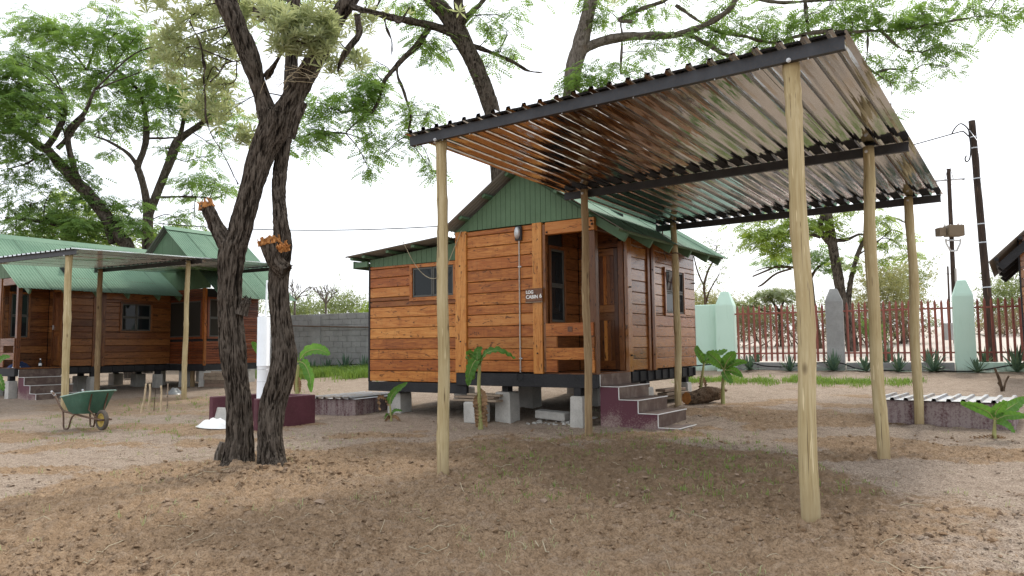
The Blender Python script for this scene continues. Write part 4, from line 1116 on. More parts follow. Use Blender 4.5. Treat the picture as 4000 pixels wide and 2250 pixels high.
blk = thing('block_wall', 'grey cement block boundary wall with pilasters behind the grass strip', 'wall', (*bpt(s_of_x(-5.1))[:2], 0), BYAW)
bw, bh = .40, .198
box('core', 'cement_grey', blk, (-16, .03, .2), (9.8, .17, 2.50), .01)
_wb = cbox(bw - .008, .06, bh - .008, .006, 'blk')
_wh = cbox(bw / 2 - .008, .06, bh - .008, .006, 'blk2')
for r in range(10):
    for c in range(-11, 6):
        x = c * bw + (bw / 2 if r % 2 else 0)
        add('block', _wb, 'cement_grey', blk, (x, .02 + R_.uniform(-.003, .003), .56 + (r + .5) * bh))
box('coping', 'cement_grey', blk, (-16, -.012, 2.502), (9.8, .20, 2.55), .01)
for x in (-2.2, .45, 4.5): box('pilaster', 'cement_grey', blk, (x - .2, -.05, .3), (x + .2, .02, 2.50), .01)
rod('wall_pipe', 'rust_steel', None, [bpt(s_of_x(-9.5)) + V(0, 0, 2.22) - .12 * BN, bpt(s_of_x(-6.0)) + V(0, 0, 2.07) - .12 * BN, bpt(s_of_x(-4.9)) + V(0, 0, 2.03) - .12 * BN, bpt(s_of_x(-3.0)) + V(0, 0, 1.95) - .12 * BN], .022, 8, 20,
    label='thin rusty pipe running along the grey block wall', cat='pipe')

mint = thing('mint_wall', 'pale mint green plastered wall behind the near cabin', 'wall', (*bpt(0)[:2], 0), BYAW)
box('wall_panel', 'mint_paint', mint, (-6.0, .0, .3), (-.47, .22, 2.41), .02)
def pillar(name, s_, wd, z0, zs, zt, mat, label, dz=.0):
    p = bpt(s_); root = thing(name, label, 'pillar', (p[0], p[1], 0), BYAW)
    h = wd / 2
    vs_ = []; fs = []
    lv = [(h + .01, z0), (h, z0 + .1), (h, zs - .05), (h - .012, zs), (h * .45, zt - .015), (h * .38, zt)]
    for r, z in lv: vs_ += [(-r, -r, z), (r, -r, z), (r, r, z), (-r, r, z)]
    for i in range(len(lv) - 1):
        for j in range(4): fs.append([i * 4 + j, i * 4 + (j + 1) % 4, (i + 1) * 4 + (j + 1) % 4, (i + 1) * 4 + j])
    fs.append([len(vs_) - 4 + j for j in range(4)])
    kk = 3 * 4
    add('shaft', mesh('shaft', vs_[:kk + 4], fs[:12]), mat, root)
    add('cap', mesh('cap', vs_[kk:], [[i - kk for i in f] for f in fs[12:]]), mat, root)
    return root
pillar('gate_pillar', -.22, .46, .3, 2.41, 2.74, 'mint_paint', 'mint green pillar with pyramid top at the end of the mint wall')
pillar('gate_pillar', s_of_x(8.22), .40, .45, 2.42, 2.70, 'cement_grey', 'bare grey cement pillar with pyramid top standing in the fence')
pillar('gate_pillar', s_of_x(10.72), .42, .3, 2.45, 2.78, 'mint_paint', 'mint green pillar with pyramid top standing alone in the fence line')

pale_v, pale_f = [], []
for z, wx, y0 in ((0, .029, 0), (1.41, .029, 0), (1.50, .003, 0)):
    pale_v += [(-wx, .006, z), (-wx * .35, -.012, z), (wx * .35, -.012, z), (wx, .006, z)]
for i in range(2):
    for j in range(4): pale_f.append([i * 4 + j, i * 4 + (j + 1) % 4, (i + 1) * 4 + (j + 1) % 4, (i + 1) * 4 + j])
pale_me = mesh('pale', pale_v, pale_f)
def fence(s0, s1, n, label, plinth):
    p = bpt(s0); root = thing('palisade_fence', label, 'fence', (p[0], p[1], 0), BYAW, 'palisade fence panels')
    L = s1 - s0
    for z in (1.065, 2.125): box('rail', 'fence_rust', root, (-.06, .008, z - .02), (L + .06, .045, z + .02), .004)
    for k in range(n):
        add('pale', pale_me, 'fence_rust', root, ((k + .5) * L / n, -.004, .855 + R_.uniform(-.008, .008)))
    m = max(1, int(L / .55))
    for k in range(m):
        box('plinth_block', plinth, root, (k * L / m + .004, -.09 + R_.uniform(-.006, .006), .35), ((k + 1) * L / m - .004, .11, .825 + R_.uniform(-.008, .008)), .012)
    return root
sg_, sm_ = s_of_x(8.22), s_of_x(10.72)
fence(.02, sg_ - .22, 16, 'rust red palisade fence panel between the mint wall and grey pillar', 'cement_grey')
fence(sg_ + .22, sm_ - .23, 17, 'rust red palisade fence panel between grey pillar and lone mint pillar', 'cement_grey')
fence(sm_ + .23, sm_ + 3.0, 20, 'rust red palisade fence panel right of the lone mint pillar', 'mint_paint')
hp = [bpt(s_) - (.28 + .06 * math.sin(s_ * 5)) * BN + V(0, 0, z) for s_, z in ((-1.4, .70), (-.4, .80), (.35, .84), (.8, .74), (1.4, .73), (2.0, .82), (2.6, .82), (3.1, .66), (4.2, .64), (5.2, .63), (5.6, .66), (6.4, .82), (7.0, .86))]
rod('garden_hose', 'black_rubber', None, hp, .016, 8, 90, label='black hose draped along the foot of the palisade fence', cat='hose')
hp = [bpt(s_of_x(x)) - .35 * BN + V(0, 0, z) for x, z in ((-8.5, .66), (-7.4, .63), (-6.6, .70), (-5.6, .75), (-4.6, .78), (-3.4, .8))]
rod('garden_hose', 'black_rubber', None, hp, .016, 8, 60, label='black hose along the foot of the grey block wall', cat='hose')

# ---------------------------------------------------------------- tank boxes, heater stand, loose blocks
def tank(label, p0, p1, depth, z0, ztop, mat_, sheet_w, over=.05, lid_l=None):
    """plastered tank with ribbed lid; p0-p1 is the front edge on plan, depth goes behind it"""
    p0, p1 = V(*p0, 0), V(*p1, 0); d = p1 - p0; L = np.linalg.norm(d); yaw = math.atan2(d[1], d[0])
    root = thing('septic_tank', label, 'tank', (p0[0], p0[1], 0), yaw)
    box('wall', mat_, root, (0, 0, z0), (L, .12, ztop), .012); box('wall', mat_, root, (0, depth - .12, z0), (L, depth, ztop), .012)
    box('wall', mat_, root, (0, .122, z0), (.12, depth - .122, ztop), .012); box('wall', mat_, root, (L - .12, .122, z0), (L, depth - .122, ztop), .012)
    wd = L / 2
    for k in range(2): roof_sheet('lid_sheet', 'galv_lid', root, (k * wd - over * (k == 0) + .0, -.06, ztop + .006 + .001 * k), (1, 0, 0), (0, 1, 0), wd + over, depth + .12, lambda w_: ibr_prof(w_, sheet_w))
    return root
tank('burgundy stained tank with ribbed steel lid right of the carport', (5.20, 10.72), (6.50, 9.75), 1.15, -.05, .50, 'plaster_burgundy_worn', .1715)
# left tank: near corner, front face towards the camera, long side along the cabin face
tank('worn burgundy tank with ribbed steel lid beside the near cabin wing', (-3.72, 13.75), (-2.80, 13.30), 1.5, -.05, .40, 'plaster_burgundy_worn', .1715)

hs = thing('heater_stand', 'burgundy three-sided low wall round the white pipe behind the tree', 'stand', (-3.93, 11.52, 0), YAW)
# right wall runs back from the near end; left wall is parallel to it; back wall joins them
box('wall', 'burgundy_paint', hs, (-.10, 0, -.1), (0, 1.15, .545), .012)
box('wall', 'burgundy_paint', hs, (-1.24, .0, -.1), (-1.14, 1.15, .545), .012)
box('wall', 'burgundy_paint', hs, (-1.138, 1.05, -.1), (-.102, 1.15, .545), .012)
wp = thing('vent_pipe', 'tall thick white pipe standing inside the burgundy stand', 'pipe', (-4.15, 12.42, 0))
rod('pipe_section', 'white_plastic', wp, [(0, 0, .02), (0, 0, 1.03), (0, 0, 1.05)], .098, 28)
rod('pipe_section', 'white_plastic', wp, [(0, 0, 1.03), (0, 0, 1.845)], .105, 28)
rod('thin_pipe', 'white_plastic', wp, [(.03, 0, 1.845), (.045, 0, 2.46)], .018, 10)
for z in (.77, .97): rod('strap', 'galv_bracket', wp, [(0, 0, z), (0, 0, z + .006)], .1, 28)

sb = Soup()
def rough_slab(name, mat, loc, size, rz, label, cat, seed, rot=(0, 0), amt=.02):
    me = cbox(size[0], size[1], size[2], .015, name + str(seed)); me = me.copy()
    rng = np.random.default_rng(seed)
    co = np.array([v.co[:] for v in me.vertices]); co += rng.normal(0, amt, co.shape) * np.array([1, 1, .5])
    me.vertices.foreach_set('co', co.astype(np.float32).ravel()); me.update()
    return add(name, me, mat, None, loc, (rot[0], rot[1], rz), label, cat)
rough_slab('concrete_block', 'concrete', (-4.72, 12.22, .24), (.40, .12, .24), -.35, 'pale concrete block leaning on the burgundy stand', 'block', 4, rot=(-.25, 0), amt=.004)
def cab(u, v, z=0): return M0 + u * FX + v * FY + V(0, 0, z)
p = cab(-1.0, .42)
rough_slab('concrete_block', 'concrete', (p[0], p[1], .22), (.62, .16, .13), YAW - .15, 'long grey concrete block lying under the near cabin porch', 'block', 5, rot=(.1, .03), amt=.004)
p = cab(-2.15, -.05)
rough_slab('concrete_block', 'concrete', (p[0], p[1], .25), (.33, .30, .34), YAW, 'square concrete block under the weathered planks left of the banana', 'block', 6, amt=.006)
for k, (du_, z, L) in enumerate(((0, .445, .86), (-.05, .49, .78), (.1, .53, .62))):
    q = cab(-2.15 + du_, -.02 + .05 * k)
    add('loose_plank', cbox(L, .2, .035, .004, 'lp%d' % k), 'raw_timber', None, (q[0], q[1], z), (0, .01 * k, YAW + .05 * k),
        ('lowest weathered plank on the square concrete block', 'middle weathered plank on the square concrete block', 'topmost weathered plank on the square concrete block')[k], 'plank', 'weathered planks under the near cabin')
for k, (z, sh) in enumerate(((.50, 0), (.565, .03), (.63, -.02))):
    q = cab(-.02 + sh, 2.95)
    add('loose_plank', cbox(.75, .2, .05, .004, 'lq%d' % k), 'raw_timber', None, (q[0], q[1], z - .12), (0, 0, YAW + 1.35 + .05 * k),
        ('bottom plank of the pile behind the tiled steps', 'middle plank of the pile behind the tiled steps', 'top plank of the pile behind the tiled steps')[k], 'plank', 'planks piled behind the steps')
rr = np.random.default_rng(12); xs, ys = [], []
for _ in range(90):
    q = cab(rr.uniform(-1.3, -.35), rr.uniform(.1, .9)); xs.append(q[0]); ys.append(q[1])
scatter_blobs('rubble', np.array(xs), np.array(ys), .015 + .04 * rr.random(90) ** 2, 'concrete', 'broken cement rubble under the near cabin porch', .3, .6, 8)
for k in range(4):
    q = A0 + 1.95 * FX + (4.3) * FY + FX * (.35 if k % 2 else .3)
    add('loose_plank', cbox(1.0, .22, .10, .005, 'ra%d' % k), 'raw_timber', None, (q[0], q[1], float(tz(q[0], q[1])) + .05 + .102 * k), (0, 0, YAW + .04 * k),
        ('lowest sleeper of the stack under the tall cabin', 'second sleeper up of the stack under the tall cabin', 'third sleeper up of the stack under the tall cabin', 'top sleeper of the stack under the tall cabin')[k], 'sleeper', 'sleepers stacked under the tall cabin')

# ---------------------------------------------------------------- wheelbarrow
hx = V(.83, -.56, 0)
wbp = V(-6.44, 11.76, 0) - .54 * hx
wb = thing('wheelbarrow', 'green steel wheelbarrow with yellow wheel standing on the sand', 'wheelbarrow', (wbp[0], wbp[1], gz(wbp[0], wbp[1]) + .0), math.atan2(hx[1], hx[0]))
wb.scale = (.9, .9, .9)
so_ = Soup()
def loop(x0, x1, y, z0, z1, n=6, r=.10):
    pts = []
    for cx, cy, a0 in ((x1 - r, y - r, 0), (x0 + r, y - r, 90), (x0 + r, -y + r, 180), (x1 - r, -y + r, 270)):
        for k in range(n):
            a = math.radians(a0 + 90 * k / (n - 1)); px = cx + r * math.cos(a); py = cy + r * math.sin(a)
            pts.append((px, py, z0 + (z1 - z0) * (px - x0) / (x1 - x0)))
    return pts
lv = [loop(-.34, .54, .30, .56, .68), loop(-.325, .52, .287, .555, .67), loop(-.20, .34, .20, .27, .29), loop(-.10, .2, .08, .26, .275)]
vv = np.array(lv).reshape(-1, 3); k = 24
so_.put(vv, np.array([[i * k + j, i * k + (j + 1) % k, (i + 1) * k + (j + 1) % k, (i + 1) * k + j] for i in range(3) for j in range(k)]))
so_.put(np.vstack([vv[3 * k:], [[.05, 0, .265]]]), np.array([[j, (j + 1) % k, k, k] for j in range(k)]))
add('tray', so_.mesh('tray', True), 'barrow_green', wb)
rp = np.array(lv[0] + lv[0][:1]); v, f, _ = tube(rp, .012, 8); so_ = Soup(); so_.put(v, f); add('tray_rim', so_.mesh('rim', True), 'barrow_rim', wb)
for sy in (1, -1):
    rod('handle', 'rust_steel', wb, [(-.62, sy * .27, .64), (-.52, sy * .27, .58), (-.30, sy * .24, .34), (-.1, sy * .2, .29), (.35, sy * .11, .22), (.74, sy * .075, .19)], .017, 10, 30)
    rod('grip', 'galv_bracket', wb, [(-.66, sy * .27, .655), (-.52, sy * .268, .58)], .021, 10)
    rod('leg', 'rust_steel', wb, [(-.30, sy * .23, .34), (-.27, sy * .23, .20), (-.25, sy * .23, .03), (-.18, sy * .23, .012), (-.10, sy * .22, .03), (-.04, sy * .205, .20), (.05, sy * .18, .28)], .015, 10, 30)
    rod('front_strut', 'rust_steel', wb, [(.50, sy * .14, .64), (.40, sy * .13, .36), (.60, sy * .085, .21)], .014, 8)
rod('cross_bar', 'rust_steel', wb, [(.74, -.09, .19), (.74, .09, .19)], .016, 8)
rod('axle', 'rust_steel', wb, [(.60, -.1, .175), (.60, .1, .175)], .012, 8)
prof = [(.115, -.022), (.135, -.034), (.160, -.036), (.175, -.022), (.178, 0), (.175, .022), (.160, .036), (.135, .034), (.115, .022)]
def revolve(prof, n=36):
    v = np.array([[(r * math.cos(a), y, r * math.sin(a)) for a in np.linspace(0, 2 * np.pi, n, endpoint=False)] for r, y in prof]).reshape(-1, 3)
    f = np.array([[i * n + j, i * n + (j + 1) % n, (i + 1) * n + (j + 1) % n, (i + 1) * n + j] for i in range(len(prof) - 1) for j in range(n)])
    s = Soup(); s.put(v, f); return s.mesh('rev', True)
wheel = add('wheel', revolve(prof), 'tyre', wb, (.60, 0, .177))
add('rim', revolve([(.005, -.03), (.03, -.03), (.035, -.012), (.09, -.010), (.10, -.022), (.118, -.024), (.118, .024), (.10, .022), (.09, .010), (.035, .012), (.03, .03), (.005, .03)]), 'yellow_rim', wheel)

# ---------------------------------------------------------------- sticks, bottle, cloth, bag, log, stump
SN = ('leftmost thick pale stick pushed into the soil', 'second thick pale stick from the left pushed into the soil', 'thin dark twig standing between the pale sticks', 'crooked pale stick, third thick one from the left', 'rightmost dark slender stick of the row')
SB = ((1780, 1170, 1838, 800, 14.76, .021), (1875, 1155, 1885, 803, 14.98, .022), (1935, 1160, 1960, 850, 14.88, .008), (2020, 1160, 2025, 825, 14.84, .020), (2100, 1135, 2112, 800, 15.22, .016))
for k, (x0, y0, x1, y1, Y, r) in enumerate(SB):
    a, b = at(x0 * .310559, 1250 + y0 * .310559, Y), at(x1 * .310559, 1250 + y1 * .310559, Y - .05)
    a[2] = gz(a[0], a[1]) - .06
    d = b - a; rng = np.random.default_rng(60 + k)
    pts = [a + d * t_ + rng.normal(0, .004, 3) * (0 < t_ < 1) for t_ in (0, .25, .5, .75, 1)]
    v, f, q = tube(smooth_path(pts, 30), np.linspace(r * 1.0, r * .8, 30) if k != 2 else np.linspace(r, r * .5, 30), 12, (.002, .03, .1), True, k)
    s = Soup(); s.put(v, f, q); add('stick', s.mesh('stick', True, 'ridge'), ('pale_stick', 'pale_stick', 'bark_brown', 'pale_stick', 'raw_timber')[k], label=SN[k], cat='stick', group='sticks pushed into the soil')
q = A0 + .0 * FX + .62 * FY
bt = thing('bottle', 'small clear bottle with pale label on the far cabin porch', 'bottle', (q[0] - .06 * FX[0], q[1] - .06 * FX[1], .902))
add('body', revolve([(.001, 0), (.034, 0), (.036, .01), (.036, .12), (.014, .17), (.013, .2)], 20), 'window_glass', bt, rot=(math.pi / 2, 0, 0))
add('label_band', revolve([(.0368, .04), (.0368, .10)], 20), 'white_plastic', bt, rot=(math.pi / 2, 0, 0))
add('cap', revolve([(.015, .195), (.015, .22), (.001, .222)], 20), 'white_plastic', bt, rot=(math.pi / 2, 0, 0))
def heap(name, mat, c, rx, ry, h, label, cat, seed, n=26):
    a = np.linspace(0, 2 * np.pi, n, endpoint=False); rr_ = np.linspace(0, 1, 9)[1:]
    pts = [(0, 0, h)]; rng = np.random.default_rng(seed)
    for r in rr_:
        for t_ in a:
            k = 1 + .35 * (noise2(np.array([math.cos(t_) * 1.5 + seed]), np.array([math.sin(t_) * 1.5]), seed)[0] - .5)
            z = h * (1 - r ** 2) * (.5 + noise2(np.array([r * 5 * math.cos(t_) + 9]), np.array([r * 5 * math.sin(t_)]), seed)[0])
            pts.append((rx * r * k * math.cos(t_), ry * r * k * math.sin(t_), z))
    fs = [(0, 1 + j, 1 + (j + 1) % n) for j in range(n)]
    fs += [(1 + i * n + j, 1 + (i + 1) * n + j, 1 + (i + 1) * n + (j + 1) % n, 1 + i * n + (j + 1) % n) for i in range(len(rr_) - 1) for j in range(n)]
    return add(name, mesh(name, pts, fs, True), mat, None, c, (0, 0, YAW), label, cat)
q = A0 - .25 * FX + .2 * FY
heap('cloth', 'blue_cloth', (q[0], q[1], .903), .16, .30, .12, 'crumpled dark blue cloth on the far cabin porch', 'cloth', 3)
q = A0 - .12 * FX + .10 * FY
heap('plastic_bag', 'white_plastic', (q[0], q[1], .903), .06, .12, .06, 'small white plastic bag beside the blue cloth', 'bag', 5)
q = at(2200 * .310559, 1250 + 865 * .310559, 19.6)
heap('plastic_bag', 'clear_bag', (q[0], q[1], gz(q[0], q[1])), .26, .2, .13, 'grey plastic bag on the soil near the far carport pole', 'bag', 6)

heap('lime_heap', 'white_lime', (-4.76, 11.98, gz(-4.76, 11.98) - .01), .42, .20, .11, 'bright white lime heap on the ground left of the tree', 'heap', 9)
def log_mesh(p0, p1, r, seed, amp=.012, n=60, sides=40):
    pts = [p0 + (p1 - p0) * t_ + V(0, 0, .02 * math.sin(t_ * 5 + seed)) for t_ in np.linspace(0, 1, 7)]
    P = smooth_path(pts, n); rad_ = r * (1 + .1 * np.sin(np.linspace(0, 7, n) + seed))
    return tube(P, rad_, sides, (amp, .05, .2), False, seed)
lg = thing('log', 'rough bark covered log lying under the banana plants', 'log', (2.95, 12.75, .30))
pA, pB = V(0, 0, .12), V(.66, .46, .13)
v, f, q = log_mesh(pA, pB, .125, 4, .02)
s = Soup(); s.put(v, f, q); add('bark', s.mesh('bark', True, 'ridge'), 'bark_brown', lg)
for k, pp in enumerate((pA, pB)):
    ring = v[:40] if k == 0 else v[-40:]; s = Soup(); c = ring.mean(0)
    s.put(np.vstack([ring, [c]]), np.array([[j, (j + 1) % 40, 40, 40] for j in range(40)])); add('cut_end', s.mesh('cut'), 'fresh_cut_wood', lg)
sx_, sy_ = -3.33, 8.6
v, f, q = tube(smooth_path([(sx_, sy_, gz(sx_, sy_) - .1), (sx_ - .01, sy_, .1), (sx_ + .03, sy_ + .02, .24)], 30), np.linspace(.085, .055, 30), 28, (.02, .05, .15), True, 9)
s = Soup(); s.put(v, f, q); add('tree_stump', s.mesh('stump', True, 'ridge'), 'bark_grey', label='small grey weathered stump beside the big tree foot', cat='stump')
def stems(name, mat, base, specs, label, cat):
    s = Soup()
    for k, (dx, dy, h, r) in enumerate(specs):
        v, f, q = tube(smooth_path([(0, 0, -.05), (dx * .4, dy * .4, h * .5), (dx, dy, h)], 14), np.linspace(r, r * .75, 14), 10, (.004, .03, .1), True, k); s.put(v, f, q)
    return add(name, s.mesh(name, True, 'ridge'), mat, None, base, label=label, cat=cat)
stems('dead_shrub', 'bark_brown', (8.96, 13.71, gz(8.96, 13.71)), ((-.12, 0, .42, .028), (.14, .02, .28, .022), (-.05, .05, .16, .02)), 'cut dead brown shrub stems in the sand near the fence', 'stump')
# ---------------------------------------------------------------- banana plants
K_ = .310559
def crop(o, pts, Y, dY=None):
    """points given in an 800x450 detail of the photo with its corner at o"""
    n = len(pts); dY = dY if dY is not None else [0] * n
    return [at(o[0] + a * K_, o[1] + b * K_, Y + d) for (a, b), d in zip(pts, dY)]

def leaf_blade(path, width, side, fold=.25, wave=.012, torn=.0, seed=0, n=26):
    """blade round a midrib path: two half blades folded along the rib, with a wavy and torn edge"""
    P = smooth_path(path, n); T = np.gradient(P, axis=0); T /= np.linalg.norm(T, axis=1)[:, None]
    S = np.array(side, float)[None] - T * (T @ np.array(side, float))[:, None]; S /= np.linalg.norm(S, axis=1)[:, None] + 1e-9
    N = np.cross(T, S); t_ = np.linspace(0, 1, n)
    prof = np.clip(np.sin(np.pi * np.clip((t_ - .06) / .97, 0, 1) ** .75), 0, 1) ** .6
    prof[0] = .06; prof[-1] = .12
    rng = np.random.default_rng(seed); cols = [-1, -.55, 0, .55, 1]; vs_ = []
    e = {c: (rng.random(n) ** 3) * torn * (abs(c) == 1) for c in cols}
    ph = rng.uniform(0, 6)
    for i in range(n):
        for c in cols:
            w_ = width * .5 * prof[i] * c * (1 - e[c][i])
            z = abs(c) * fold * width * .5 * prof[i] + wave * abs(c) * math.sin(i * 1.9 + ph + c)
            vs_.append(P[i] + S[i] * w_ + N[i] * z)
    k = len(cols)
    fs = np.array([[i * k + j, i * k + j + 1, (i + 1) * k + j + 1, (i + 1) * k + j] for i in range(n - 1) for j in range(k - 1)])
    s = Soup(); s.put(np.array(vs_), fs)
    v, f, _ = tube(P[: int(n * .93)] - N[: int(n * .93)] * .004, np.linspace(.012, .003, int(n * .93)) * min(1.4, width / .16), 6); 
    return s.mesh('leaf', True), (v, f)

def banana(label, o, base, Y, stem, leaves, dry=(), r=.035, seed=0):
    """stem and leaves are traced in detail o at distance Y; side 0 = blade faces us, 1 = seen edge-on"""
    b = at(o[0] + base[0] * K_, o[1] + base[1] * K_, Y); b[2] = gz(b[0], b[1])
    root = thing('banana_plant', label, 'banana plant', b, 0, 'young banana plants')
    L = lambda pts, dY=None: [p - b for p in crop(o, pts, Y, dY)]
    sp = [V(0, 0, -.06), V(0, 0, .04)] + L(stem)
    v, f, q = tube(smooth_path(sp, 24), np.linspace(r * 1.25, r * .6, 24), 14, (.004, .03, .3), True, seed)
    s = Soup(); s.put(v, f, q); add('stem', s.mesh('stem', True), 'banana_stem', root)
    for k, (pts, w_, sd, dY, torn) in enumerate(leaves):
        P = L(pts, dY); d = P[-1] - P[0]
        vn = V(0, 1, 0); side = np.cross(d, vn); side = side / (np.linalg.norm(side) + 1e-9) * (1 - sd) + vn * sd + V(0, 0, .15)
        me, (tv, tf) = leaf_blade(P, w_, side, .28, .010 + .05 * w_, torn, seed * 10 + k)
        lo = add('leaf', me, 'banana_leaf', root)
        s = Soup(); s.put(tv, tf); add('midrib', s.mesh('rib', True), 'banana_stem', lo)
    for k, (pts, w_, sd) in enumerate(dry):
        P = L(pts); d = P[-1] - P[0]; side = np.cross(d, V(0, 1, 0)); side = side / (np.linalg.norm(side) + 1e-9) * (1 - sd) + V(0, 1, 0) * sd
        me, _ = leaf_blade(P, w_, side, .5, .03, .5, seed * 10 + 50 + k)
        add('dry_leaf', me, 'dry_leaf', root)
    return root
D2, D3, DL2, DL4, DE1, DE3 = (1300, 1350), (2000, 1350), (0, 1250), (700, 1250), (2650, 1100), (3200, 1400)
banana('tall banana plant with a skirt of dead leaves before the cabin wall', D2, (1860, 1045), 11.3, [(1850, 800), (1838, 500), (1845, 300), (1850, 240)],
       [([(1850, 260), (1885, 150), (1960, 80), (2080, 60), (2200, 110), (2295, 165)], .13, .55, [0, 0, -.05, -.08, -.1, -.1], .3),
        ([(1842, 300), (1800, 190), (1745, 270), (1712, 390), (1705, 505)], .17, .1, [0, -.05, -.12, -.15, -.15], .35),
        ([(1846, 270), (1815, 160), (1825, 70), (1880, 18)], .13, .1, [0, 0, .03, .05], .1),
        ([(1840, 280), (1790, 140), (1730, 100), (1690, 130), (1722, 220)], .14, .3, [0, .05, .08, .1, .1], .3),
        ([(1845, 300), (1790, 260), (1750, 330), (1770, 430)], .14, .2, [0, .06, .1, .12], .4)],
       [([(1840, 520), (1900, 640), (1905, 760), (1890, 860)], .10, .2), ([(1850, 560), (1800, 690), (1790, 850)], .10, .2), ([(1850, 600), (1870, 760), (1950, 860)], .09, .3),
        ([(1850, 700), (1830, 850), (1810, 1030)], .12, .1), ([(1850, 740), (1890, 880), (1940, 1030)], .12, .1), ([(1850, 700), (1860, 880), (1870, 1040)], .16, .1)], .034, 1)
banana('small banana plant with one upright leaf beside the wing of the cabin', D2, (735, 935), 12.4, [(728, 850), (720, 760)],
       [([(720, 760), (728, 660), (800, 560), (940, 465)], .13, .2, [0, 0, -.05, -.1], .05), ([(735, 880), (780, 815), (875, 820)], .06, .4, [0, -.05, -.08], .1), ([(725, 880), (675, 865), (648, 925)], .05, .5, [0, -.05, -.1], .1)],
       [([(716, 760), (650, 655), (575, 655), (590, 820)], .06, .2), ([(735, 900), (790, 900), (850, 950)], .07, .3), ([(735, 900), (700, 900), (650, 960)], .07, .3)], .022, 2)
banana('banana plant with arching leaf behind the tree, against the block wall', DL4, (1485, 915), 18.4, [(1480, 760), (1500, 560)],
       [([(1500, 530), (1590, 410), (1720, 370), (1820, 395), (1895, 440)], .30, .35, [0, 0, -.1, -.15, -.2], .25), ([(1505, 520), (1580, 560), (1640, 700), (1660, 910)], .27, .15, [0, -.1, -.2, -.25], .45),
        ([(1495, 540), (1450, 440), (1400, 420)], .22, .2, [0, .1, .15], .2)],
       [([(1485, 640), (1470, 780), (1460, 910)], .12, .1), ([(1490, 700), (1510, 800), (1515, 915)], .12, .1)], .05, 3)
banana('slim banana plant beside the log at the cabin corner', DE1, (270, 1400), 13.3, [(300, 1180), (318, 1040)],
       [([(318, 1050), (285, 950), (240, 870), (232, 805)], .13, .2, [0, 0, .05, .1], .2), ([(322, 1040), (400, 925), (500, 905), (618, 858)], .15, .4, [0, .1, .15, .2], .2), ([(320, 1045), (340, 960), (300, 900)], .1, .4, [0, .1, .2], .2), ([(322, 1040), (400, 1000), (440, 1060)], .09, .4, [0, .05, .1], .2)],
       [([(300, 1180), (330, 1280), (350, 1390)], .07, .2), ([(295, 1150), (280, 1250), (262, 1390)], .08, .2)], .03, 4)
banana('broad leaved banana plant growing behind the log', DE1, (560, 1470), 12.9, [(560, 1280), (572, 1110)],
       [([(570, 1110), (510, 1010), (420, 930), (355, 885)], .17, .2, [0, 0, .05, .1], .1), ([(574, 1105), (610, 1010), (660, 940), (712, 878)], .22, .1, [0, -.03, -.06, -.1], .1),
        ([(576, 1110), (680, 1040), (780, 1010), (862, 1018)], .12, .3, [0, -.1, -.15, -.2], .15), ([(576, 1115), (680, 1120), (740, 1150), (805, 1200)], .14, .25, [0, -.05, -.1, -.15], .1),
        ([(572, 1115), (590, 1170), (630, 1230), (682, 1272)], .16, .2, [0, -.05, -.1, -.12], .2), ([(570, 1110), (500, 1050), (420, 1010), (340, 1000)], .11, .5, [0, .1, .15, .2], .2)],
       [([(560, 1330), (600, 1380), (610, 1360)], .05, .3), ([(560, 1300), (540, 1380), (530, 1480)], .08, .2)], .034, 5)
banana('young banana plant beside the stained tank on the right', DE3, (2205, 1000), 9.2, [(2205, 880), (2210, 770)],
       [([(2200, 770), (2120, 670), (1950, 600), (1768, 552)], .13, .2, [0, -.05, -.1, -.2], .05), ([(2210, 760), (2220, 680), (2280, 600), (2352, 530)], .16, .1, [0, 0, -.05, -.1], .05),
        ([(2215, 765), (2330, 660), (2470, 570), (2600, 495)], .16, .15, [0, .05, .1, .15], .1), ([(2218, 770), (2350, 720), (2480, 720), (2620, 730)], .11, .25, [0, -.05, -.1, -.15], .1),
        ([(2215, 820), (2290, 800), (2380, 850), (2460, 940)], .09, .2, [0, -.08, -.12, -.15], .1)],
       [([(2205, 960), (2100, 980), (1890, 995)], .03, .3), ([(2205, 970), (2260, 1000), (2350, 1010)], .05, .4), ([(2205, 970), (2170, 1000), (2160, 1020)], .05, .4)], .026, 6)
banana('banana plant half out of sight at the left edge of the yard', DL2, (-90, 960), 15.5, [(-80, 800), (-70, 700)],
       [([(-70, 690), (-30, 560), (40, 475), (132, 460)], .14, .3, [0, 0, -.05, -.1], .05), ([(-70, 700), (-20, 730), (15, 800), (45, 890)], .2, .15, [0, -.05, -.1, -.1], .2), ([(-75, 690), (-140, 560), (-220, 520)], .2, .2, [0, 0, .1], .1)], (), .04, 7)
banana('banana plant hidden behind the thick white pipe with one leaf showing', DL4, (1060, 830), 17.0, [(1050, 600), (1040, 470)],
       [([(1040, 460), (1000, 380), (955, 310), (915, 272)], .17, .1, [0, 0, -.05, -.1], .05), ([(1040, 460), (1080, 380), (1120, 400)], .16, .2, [0, .1, .2], .1)], (), .04, 8)

